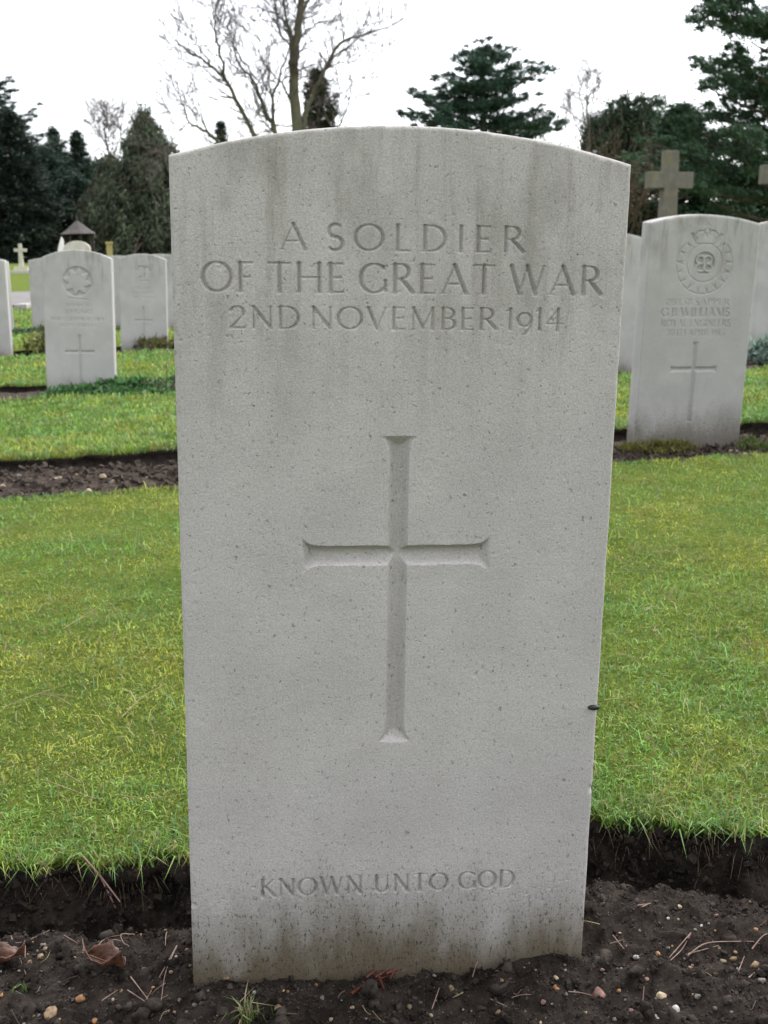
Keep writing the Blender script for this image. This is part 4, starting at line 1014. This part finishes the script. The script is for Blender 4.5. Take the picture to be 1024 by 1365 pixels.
p = gnd(50, 446); leafy('ground_cover_plant', 'low blue-green plants at the foot of the plain white headstone', (p[0], p[1] - .1, .02), .22, .1, .08, 900, .04, (.07, .13, .07), 69)
# bare rose
T = Tree('rose_bush', 'leafless thorny rose stems beside the green plant', (-1.06, 5.86, -.02), 70, barkmat=plain('rose_stem', (.06, .03, .025), (.09, .045, .035), 9, .7, .3), cat='shrub'); r = T.rng
for i in range(7): twigs(T, np.array([r.normal(0, .03), r.normal(0, .02), 0]), np.array([r.normal(0, .5), r.normal(0, .3), 1.0]), r.uniform(.09, .17), .006, 1, .5, .1, .002)
T.done('stem')

# ------------------------------------------------------------------ litter on the soil and lawn
def pebble_mesh(seed, sx, sy, sz):
    bm = bmesh.new(); bmesh.ops.create_icosphere(bm, subdivisions=2, radius=1.0); rg = np.random.default_rng(seed)
    pl = [(rg.normal(size=3), rg.uniform(.45, .85)) for _ in range(8)]
    for v in bm.verts:
        p = np.array(v.co)
        for d, k in pl:
            d = d / np.linalg.norm(d); e = p @ d
            if e > k: p = p - d * (e - k) * .85
        v.co = Vector(p * [sx, sy, sz])
    for f_ in bm.faces: f_.smooth = True
    me = bpy.data.meshes.new('pebble'); bm.to_mesh(me); bm.free(); return me
def peb_mat(name, c): return plain(name, tuple(x * .30 for x in c), tuple(min(1, x * .85) for x in c), 150, .7, .35, .3, .0008)
PC = {'tan': peb_mat('tan_pebble', (.30, .20, .11)), 'orange': peb_mat('orange_pebble', (.38, .19, .07)), 'white': peb_mat('white_pebble', (.6, .57, .52)), 'grey': peb_mat('grey_pebble', (.20, .18, .16)), 'pink': peb_mat('pink_pebble', (.28, .15, .12)), 'cream': peb_mat('cream_pebble', (.48, .38, .24)), 'olive': peb_mat('olive_pebble', (.20, .17, .09))}
def put_peb(px, py, wpx, colr, label=None, k=0, asp=.72, seed=0, sink=.55):
    p = gnd(px, py); u, v = w2uv(p); z = soil_z(0, u, v); p = gnd(px, py, z); u, v = w2uv(p)
    r_ = wpx / 2 / F_PX * np.linalg.norm(p - [0, 0, CAM_H]); rg = np.random.default_rng(seed + int(px * 7 + py))
    me = pebble_mesh(int(px + py * 3), r_, r_ * rg.uniform(.7, 1), r_ * asp); me.materials.append(PC[colr])
    o = bpy.data.objects.new('pebble', me); COL.objects.link(o); o.location = (p[0], p[1], soil_z(0, *w2uv(p)) + r_ * asp * (1 - 2 * sink) * .6); o.rotation_euler = (rg.normal(0, .25), rg.normal(0, .25), rg.uniform(0, 6))
    tag(o, label or 'small pebble lying among the dark soil crumbs', 'pebble', 'pebbles in the soil bed'); return o
for a in [(68, 1349, 21, 'tan', 'large tan pebble in the soil below the dry curled leaf'), (108, 1329, 15, 'orange', 'orange pebble in the soil just in front of the dry curled leaf'), (798, 1324, 19, 'pink', 'flat dusky pink pebble in the soil to the right of the headstone foot'),
          (882, 1328, 19, 'cream', 'cream and brown pebble in soil beside a smaller white one'), (900, 1345, 14, 'white', 'round whitish pebble beside the cream and brown one'), (849, 1273, 10, 'white', 'narrow white stone chip standing in the soil'),
          (906, 1208, 9, 'cream', 'cream stone chip on the soil ridge right of the headstone'), (1019, 1183, 10, 'white', 'white stone chip at the foot of the cut turf'), (503, 1285, 11, 'cream', 'cream stone chip behind the red conifer sprig'),
          (601, 1316, 9, 'tan', 'small tan stone against the headstone foot'), (623, 1286, 15, 'orange', 'long orange stone touching the headstone foot'), (302, 1308, 10, 'tan', 'small tan stone at the left corner of headstone foot'), (602, 1319, 10, 'olive', 'olive stone in front of the headstone foot'),
          (742, 1317, 12, 'orange', 'orange brown stone near the right corner of the headstone foot'), (741, 1303, 8, 'cream', 'tiny cream stone near the right corner of the headstone foot'), (46, 1226, 8, 'orange', 'orange stone in the shadowed gully left of the headstone'), (186, 1241, 9, 'orange', 'orange stone in the gully above the curled pine needles'),
          (192, 1285, 10, 'olive', 'olive pebble right of the dry curled leaf'), (250, 1267, 9, 'pink', 'pink stone chip touching the left edge of the headstone'), (150, 1333, 8, 'cream', 'cream chip beside a short needle below the dry leaf'), (54, 1276, 11, 'tan', 'tan stone beside the white chip left of the dry leaf'),
          (62, 1268, 9, 'tan', None), (40, 1283, 10, 'tan', None), (32, 1269, 6, 'white', None), (58, 1262, 8, 'grey', None), (128, 1361, 12, 'orange', None), (372, 1347, 13, 'tan', None), (2, 1326, 9, 'orange', None), (862, 1305, 7, 'pink', None), (877, 1278, 8, 'orange', None), (825, 1321, 8, 'orange', None), (842, 1347, 8, 'pink', None), (876, 1354, 8, 'white', None), (803, 1293, 7, 'pink', None), (1006, 1285, 14, 'tan', None), (1016, 1307, 13, 'grey', None), (964, 1280, 9, 'cream', None), (977, 1281, 10, 'tan', None), (930, 1325, 9, 'grey', None), (921, 1324, 8, 'tan', None), (953, 1350, 7, 'grey', None), (1008, 1240, 7, 'orange', None), (955, 1219, 7, 'pink', None), (936, 1224, 5, 'white', None), (891, 1224, 5, 'white', None), (1000, 1202, 6, 'tan', None), (665, 1352, 10, 'tan', None), (545, 1340, 10, 'olive', None), (430, 1330, 8, 'grey', None), (724, 1340, 10, 'pink', None), (260, 1340, 8, 'grey', None), (340, 1325, 6, 'white', None), (470, 1345, 7, 'cream', None), (575, 1352, 8, 'cream', None), (780, 1350, 7, 'olive', None)]:
    put_peb(a[0], a[1], a[2], a[3], a[4])
rg = np.random.default_rng(5)
for i in range(130):
    put_peb(rg.uniform(-20, 1040), rg.uniform(1215, 1364) , rg.uniform(3, 6.5), rg.choice(['tan', 'grey', 'white', 'pink', 'cream', 'olive', 'orange'], p=[.22, .34, .06, .13, .10, .09, .06]), seed=i)
for i in range(46):   # stones in the second bed
    px, py = (rg.uniform(-5, 232), rg.uniform(634, 664)) if i < 34 else (rg.uniform(838, 1024), rg.uniform(588, 612))
    p = gnd(px, py); u, v = w2uv(p); r_ = rg.uniform(.006, .015); me = pebble_mesh(i + 900, r_, r_ * .8, r_ * .65); me.materials.append(PC[['grey', 'tan', 'cream', 'pink'][i % 4]])
    o = bpy.data.objects.new('pebble', me); COL.objects.link(o); o.location = (p[0], p[1], soil_z(1, u, v)); o.rotation_euler = (0, 0, rg.uniform(0, 6))
    tag(o, 'small stone lying in the soil strip of the second grave row', 'pebble', 'stones in the second soil bed')

# crumbs of soil (too many to count)
def rand_rot(n, rg):
    q = rg.normal(size=(n, 4)); q /= np.linalg.norm(q, axis=1)[:, None]; w, x, y, z = q.T
    return np.stack([np.stack([1 - 2 * (y * y + z * z), 2 * (x * y - z * w), 2 * (x * z + y * w)], -1), np.stack([2 * (x * y + z * w), 1 - 2 * (x * x + z * z), 2 * (y * z - x * w)], -1), np.stack([2 * (x * z - y * w), 2 * (y * z + x * w), 1 - 2 * (x * x + y * y)], -1)], 1)
def lump_base(sub):
    bm = bmesh.new()
    if sub < 0: bmesh.ops.create_cube(bm, size=1.3); bmesh.ops.triangulate(bm, faces=bm.faces)
    else: bmesh.ops.create_icosphere(bm, subdivisions=sub, radius=1.0)
    bv = np.array([v.co for v in bm.verts]); bf = np.array([[v.index for v in f.verts] for f in bm.faces]); bm.free(); return bv, bf
def lumps(P_, r_, rg, sub=-1, rough=(.5, 1.35), squash=(.55, 1.4)):
    n = len(P_); bv, bf = lump_base(sub)
    V = bv[None] * rg.uniform(*rough, (n, len(bv), 1)) * rg.uniform(*squash, (n, 1, 3))
    V = np.einsum('nij,nkj->nki', rand_rot(n, rg), V) * r_[:, None, None] + P_[:, None, :]
    return V.reshape(-1, 3), (bf[None] + (np.arange(n) * len(bv))[:, None, None]).reshape(-1, 3)
def crumbs(name, k, n, ulim, vlim, rr, label, seed, sub=-1, smooth=False, a=1.3):
    rg = np.random.default_rng(seed); u = rg.uniform(*ulim, n); v = rg.uniform(*vlim, n); r_ = np.minimum(rg.gamma(a, rr * .75, n) + rr * .45, rr * 3.2)
    z = np.array([soil_z(k, p, q) for p, q in zip(u, v)])
    V, Fc = lumps(uv2w(u, v, z + r_ * .1), r_, rg, sub, (.5, 1.25) if sub > 0 else (.5, 1.35))
    return tag(mesh_np(name, V, Fc, M_CRUMB if k == 0 else M_SOIL_DRY, smooth=smooth), label, 'soil', kind='stuff')
crumbs('soil_clods', 0, 650, (-.74, .84), (.78, 1.10), .0027, 'larger brown clods of earth over the foreground bed', 84, 2, True, 1.5)
crumbs('soil_crumbs', 0, 27000, (-.74, .84), (.78, 1.14), .0007, 'dark soil crumbs scattered over the foreground bed', 81)
crumbs('soil_crumbs', 1, 5000, (-2.2, 2.2), (3.28, 3.95), .005, 'dark soil crumbs scattered over the second bed', 82)

# earth crumbs and pale rootlets on the cut face
rg = np.random.default_rng(83); n = 5500; u = rg.uniform(-.65, .8, n); t = rg.random(n)
pv = np.interp(t, [0, .3, .6, 1], [0, -.004, -.018, -.05]) - .004; zz = TURF - .012 - t * .075
P_ = uv2w(u, edge_far(0, u) + pv + rg.normal(0, .004, n), zz); r_ = rg.gamma(1.3, .0009, n) + .0006
V, Fc = lumps(P_, r_, rg)
tag(mesh_np('earth_crumbs', V, Fc, M_SOIL), 'earth crumbs clinging to the cut turf face', 'soil', kind='stuff')
T = Tubes(); n = 460
for i in range(n):
    u = rg.uniform(-.75, .85); z0 = TURF - rg.uniform(.004, .03); e = float(edge_far(0, u)); L = rg.uniform(.012, .035)
    a = uv2w(u, e + .004, z0); d = np.array([rg.normal(0, .5), -rg.uniform(.3, .9), -rg.uniform(.4, 1.2)]); m_ = a + d * L * .5 + rg.normal(0, .003, 3)
    T.add([a, m_, a + d * L * .9 + np.array([0, 0, -.006])], [.0005, .0004, .0002], 3)
o = T.build('rootlets', plain('rootlet', (.07, .05, .032), (.18, .13, .085), 50, .8, .2)); tag(o, 'fine brown rootlets hanging from the cut turf face', 'roots', kind='stuff')

# pine needles
M_NEEDLE = plain('dry_needle', (.12, .075, .055), (.24, .165, .13), 60, .6, .3)
M_STRAW = plain('dry_straw', (.15, .11, .055), (.27, .22, .12), 60, .7, .2)
M_BROWN = plain('brown_twig_bit', (.035, .022, .015), (.08, .055, .04), 60, .8, .2)
M_RED = plain('red_sprig', (.045, .013, .008), (.10, .028, .018), 60, .6, .3)
def strand(T, pxs, where, r_=.0006, lift=.002):
    P_ = []
    for x, y in pxs:
        if where == 'soil':
            p = gnd(x, y); u, v = w2uv(p); p = gnd(x, y, soil_z(0, u, v)); u, v = w2uv(p); P_.append([p[0], p[1], soil_z(0, u, v) + lift])
        else:
            p = gnd(x, y, TURF); u, v = w2uv(p); P_.append([p[0], p[1], float(turf_z(u, v)) + lift + .012])
    P_ = np.array(P_); n = len(P_); tt = np.linspace(0, n - 1, (n - 1) * 5 + 1)
    Q = np.stack([np.interp(tt, np.arange(n), P_[:, k]) for k in range(3)], 1)
    for _ in range(3): Q[1:-1] = (Q[:-2] + 2 * Q[1:-1] + Q[2:]) / 4
    T.add(Q, np.full(len(Q), r_) * np.linspace(1, .55, len(Q)), 5)
def needle(name, label, strands, where, mat=None, r_=.0006, group=None, cat='needle', lift=.002):
    T = Tubes()
    for s_ in strands: strand(T, s_, where, r_, lift)
    o = T.build(name, mat or M_NEEDLE); return tag(o, label, cat, group)
needle('pine_needle_pair', 'curved pair of pale pine needles lying left of the headstone foot', [[(236, 1262), (216, 1290), (195, 1335)], [(236, 1262), (220, 1300), (215, 1341)]], 'soil', r_=.00075)
needle('pine_needle_pair', 'looped pine needles on the soil above the dry curled leaf', [[(118, 1283), (140, 1252), (180, 1248)], [(180, 1248), (160, 1252), (165, 1262), (178, 1262), (110, 1276)]], 'soil')
needle('pine_needle_pair', 'straight crossed pine needles left of the dry curled leaf', [[(15, 1250), (35, 1301)], [(34, 1256), (34, 1280)], [(0, 1259), (30, 1259), (66, 1240)]], 'soil')
needle('pine_needle_pair', 'short pine needle pair in front of the dry curled leaf', [[(170, 1318), (200, 1341)], [(175, 1310), (203, 1342)], [(136, 1336), (157, 1323)]], 'soil')
needle('pine_needle_pair', 'short pine needle pair sticking up behind the dry curled leaf', [[(92, 1239), (106, 1258)], [(86, 1249), (104, 1255)]], 'soil')
needle('pine_needle_pair', 'straight pine needle pair in the soil to the right of the headstone', [[(921, 1240), (892, 1275)], [(921, 1240), (910, 1262), (894, 1283)]], 'soil', r_=.00075)
needle('pine_needle_pair', 'long arched pine needle pair beside the straight pair on the soil', [[(917, 1276), (940, 1258), (1005, 1252)], [(917, 1274), (958, 1261)], [(1003, 1257), (1018, 1248), (1035, 1246)]], 'soil', r_=.00075)
needle('pine_needle_pair', 'small pine needle pair on the soil ridge below the cut turf', [[(850, 1213), (868, 1204)], [(856, 1214), (866, 1207)]], 'soil')
needle('dry_twig', 'thin dark twig lying near the long arched pine needles', [[(984, 1296), (992, 1281)], [(998, 1304), (1012, 1294)]], 'soil', cat='twig')
needle('dry_twig', 'short twig leaning against the headstone foot', [[(630, 1311), (636, 1295), (648, 1276)]], 'soil', cat='twig', lift=.006)
needle('dry_twig', 'small twig bits on soil right of the headstone foot', [[(813, 1260), (830, 1258)], [(817, 1250), (832, 1266)]], 'soil', cat='twig')
needle('pine_needle', 'short level pine needle on the soil before the right half of the headstone foot', [[(654, 1336), (676, 1340)]], 'soil')
needle('pine_needle', 'short upright pine needle in the soil before the middle of the headstone foot', [[(576, 1348), (586, 1326)]], 'soil')
needle('conifer_sprig', 'red-brown withered conifer sprig lying against the headstone foot', [[(468, 1331), (490, 1310), (520, 1300), (562, 1286)], [(488, 1313), (510, 1290)], [(500, 1308), (530, 1292)], [(515, 1303), (548, 1288)], [(505, 1305), (512, 1322)], [(530, 1297), (520, 1310)]], 'soil', M_RED, .0017, cat='sprig', lift=.004)
rg = np.random.default_rng(88)
for i in range(34):
    x, y = rg.uniform(0, 1024), rg.uniform(1225, 1360)
    if 250 < x < 780 and y < 1325: continue
    a = rg.uniform(0, 3.14); L = rg.uniform(6, 22); dx_, dy_ = math.cos(a) * L, math.sin(a) * L * .55
    needle('dry_twig', 'short dry needle fragment lying on the dark soil', [[(x - dx_, y - dy_), (x + rg.normal(0, 2), y + rg.normal(0, 2)), (x + dx_, y + dy_)]], 'soil', [M_NEEDLE, M_BROWN, M_STRAW][i % 3], rg.uniform(.00035, .0006), 'needle fragments on the soil', 'twig')
# needle pair hanging over the cut turf at the left
T = Tubes()
a0 = gnd(111, 1142, TURF + .012); T.add([a0, gnd(135, 1170, .02), gnd(156, 1214, -.02)], [.001, .001, .0008], 5); T.add([a0, gnd(132, 1165, .025), gnd(160, 1202, -.005)], [.001, .001, .0008], 5)
tag(T.build('pine_needle_pair', plain('pink_needle', (.24, .14, .11), (.36, .24, .2), 60, .6, .3)), 'pinkish pine needle pair hanging over the cut turf edge', 'needle')
for lab, st in (('dry pine needles crossing a bare patch of the left lawn', [[(5, 958), (45, 940), (90, 922)], [(55, 938), (80, 941), (97, 954)], [(60, 937), (105, 942)]]), ('dry curved stalk on the left lawn beside the headstone edge', [[(163, 966), (190, 945), (222, 925)]]),
                ('arched brown stalk on the left lawn', [[(84, 850), (115, 832), (165, 827)], [(88, 848), (130, 822)]]), ('dry stalk lying on the left lawn near the cut edge', [[(60, 1055), (90, 1064), (130, 1083)], [(85, 1045), (110, 1058)]]), ('dry stalk by the headstone on the lower left lawn', [[(160, 1080), (200, 1082), (246, 1076)]]),
                ('long straw stalk on the upper left lawn', [[(28, 724), (60, 718)]]), ('pale short stalk lying alone below the arched brown stalk on the lawn', [[(0, 876), (40, 871)]]), ('pale straw lying level on the upper left lawn', [[(92, 740), (60, 748)]]), ('pale straw slanting on the left lawn close to the headstone edge', [[(185, 732), (212, 748)]]),
                ('pair of straw stalks on the right lawn near the headstone edge', [[(815, 750), (860, 756), (890, 765)], [(816, 762), (898, 768)]]), ('forked straw on the lawn beyond the bent straw loop', [[(982, 869), (1024, 862)], [(985, 867), (1026, 872)]]), ('bent straw loop on the right lawn', [[(860, 825), (872, 812), (880, 822)]]), ('pale straw lying on the middle of the right lawn', [[(950, 801), (985, 798)]]), ('brown bent straw beside the right headstone edge', [[(822, 881), (852, 892)]]), ('arched straw right of the chipped headstone edge', [[(805, 948), (830, 946), (852, 962)]])):
    needle('dry_straw', lab, st, 'lawn', M_STRAW, .0008, 'dry stalks on the lawn', 'straw')
# dry leaves
def dry_leaf(label, px, py, L, Wd, rotz, seed, curl=.55):
    p = gnd(px, py); u, v = w2uv(p); z = soil_z(0, u, v); rg = np.random.default_rng(seed); n, m = 22, 13
    S, T_ = np.meshgrid(np.linspace(-1, 1, n), np.linspace(-1, 1, m), indexing='ij')
    wd = Wd * np.clip(1 - np.abs(S) ** 2.4, .02, 1) ** .8 * (1 + .5 * fbm(S * 3.3, T_ * .8 + seed, 3))
    x = S * L; y = T_ * wd; zz = curl * Wd * T_ ** 2 * (T_ < 0) * 1.3 + .35 * Wd * T_ ** 2 + .004 * np.sin(S * 3 + T_ * 2) + .0025 * fbm(S * 4, T_ * 4 + seed, 3) + .05 * L * S ** 2 + np.abs(T_) * .003
    P_ = np.stack([x, y, zz], -1).reshape(-1, 3); F_ = grid_faces(n, m)
    o = tag(empty('dry_leaf', loc=(p[0], p[1], z + .008)), label, 'leaf'); o.rotation_euler = (.30, .12, rotz)
    bl = mesh_np('blade', P_, F_, M_DRYLEAF, o, smooth=True); md = bl.modifiers.new('thick', 'SOLIDIFY'); md.thickness = .0008
    t = Tubes(); t.add([(-L * 1.3, .002, .004), (-L, 0, .001 + .05 * L), (0, 0, .0012), (L * .9, 0, .05 * L)], [.0009, .0009, .0007, .0003], 5); t.build('midrib', M_DRYLEAF2, o)
    return o
M_DRYLEAF = plain('dry_leaf', (.035, .014, .008), (.13, .058, .032), 60, .42, .4, .4, .0015, (1, 6, 1))
M_DRYLEAF2 = plain('dry_leaf_vein', (.08, .035, .018), (.15, .07, .035), 45, .5, .4)
dry_leaf('curled red-brown dry leaf on the soil left of the headstone foot', 143, 1297, .0215, .0135, -.35, 3, .9)
dry_leaf('smaller brown dry leaf beside the crossed pine needles', 6, 1292, .020, .011, .3, 8, .8)
# grass tufts in the bed
def tuft(px, py, n, h, label, seed, straw=.5):
    rg = np.random.default_rng(seed); p = gnd(px, py); u, v = w2uv(p)
    uu = u + rg.normal(0, .006, n); vv = v + rg.normal(0, .005, n); z = soil_z(0, u, v)
    x, y = uv2w(uu, vv); vq, q, t, c = blades('t', np.stack([x, y, np.full(n, z - .004)], 1), rg.uniform(.5, 1.2, n) * h, rg.uniform(.0012, .0022, n), np.where(rg.random(n)[:, None] < straw, np.array([[.36, .31, .18]]), np.array([[.08, .14, .03]])) * rg.uniform(.7, 1.2, n)[:, None], 1.3, rg)
    tag(mesh_np('grass_tuft', vq, [q, t], M_GRASS, col=c), label, 'grass tuft')
tuft(325, 1360, 46, .028, 'pale withered grass tuft in the soil before the headstone', 91)
tuft(356, 1352, 8, .026, 'few pale grass blades beside the withered tuft', 92)
tuft(25, 1328, 7, .022, 'small green grass sprout in the soil below the left leaf', 93, .1)
# a dark lump added for the black mark on the headstone's right arris
Vl, Fl = lumps(np.array([MAIN @ Vector((.1865, -.0012, .2745))]), np.array([.0026]), np.random.default_rng(4), 2, (.95, 1.05), (1, 1))
cen = Vl.mean(0); ax = np.array(MAIN.to_3x3() @ Vector((1, 0, 0))); dl = Vl - cen; Vl = cen + dl + np.outer(dl @ ax, ax) * 1.3 - np.array([0, 0, .0])
tag(mesh_np('dark_lump', Vl, Fl, plain('dark_lump', (.006, .006, .006), (.014, .013, .012), 300, .5, .4), smooth=True), 'small black elongated lump on the right edge of the soldier headstone', 'slug')
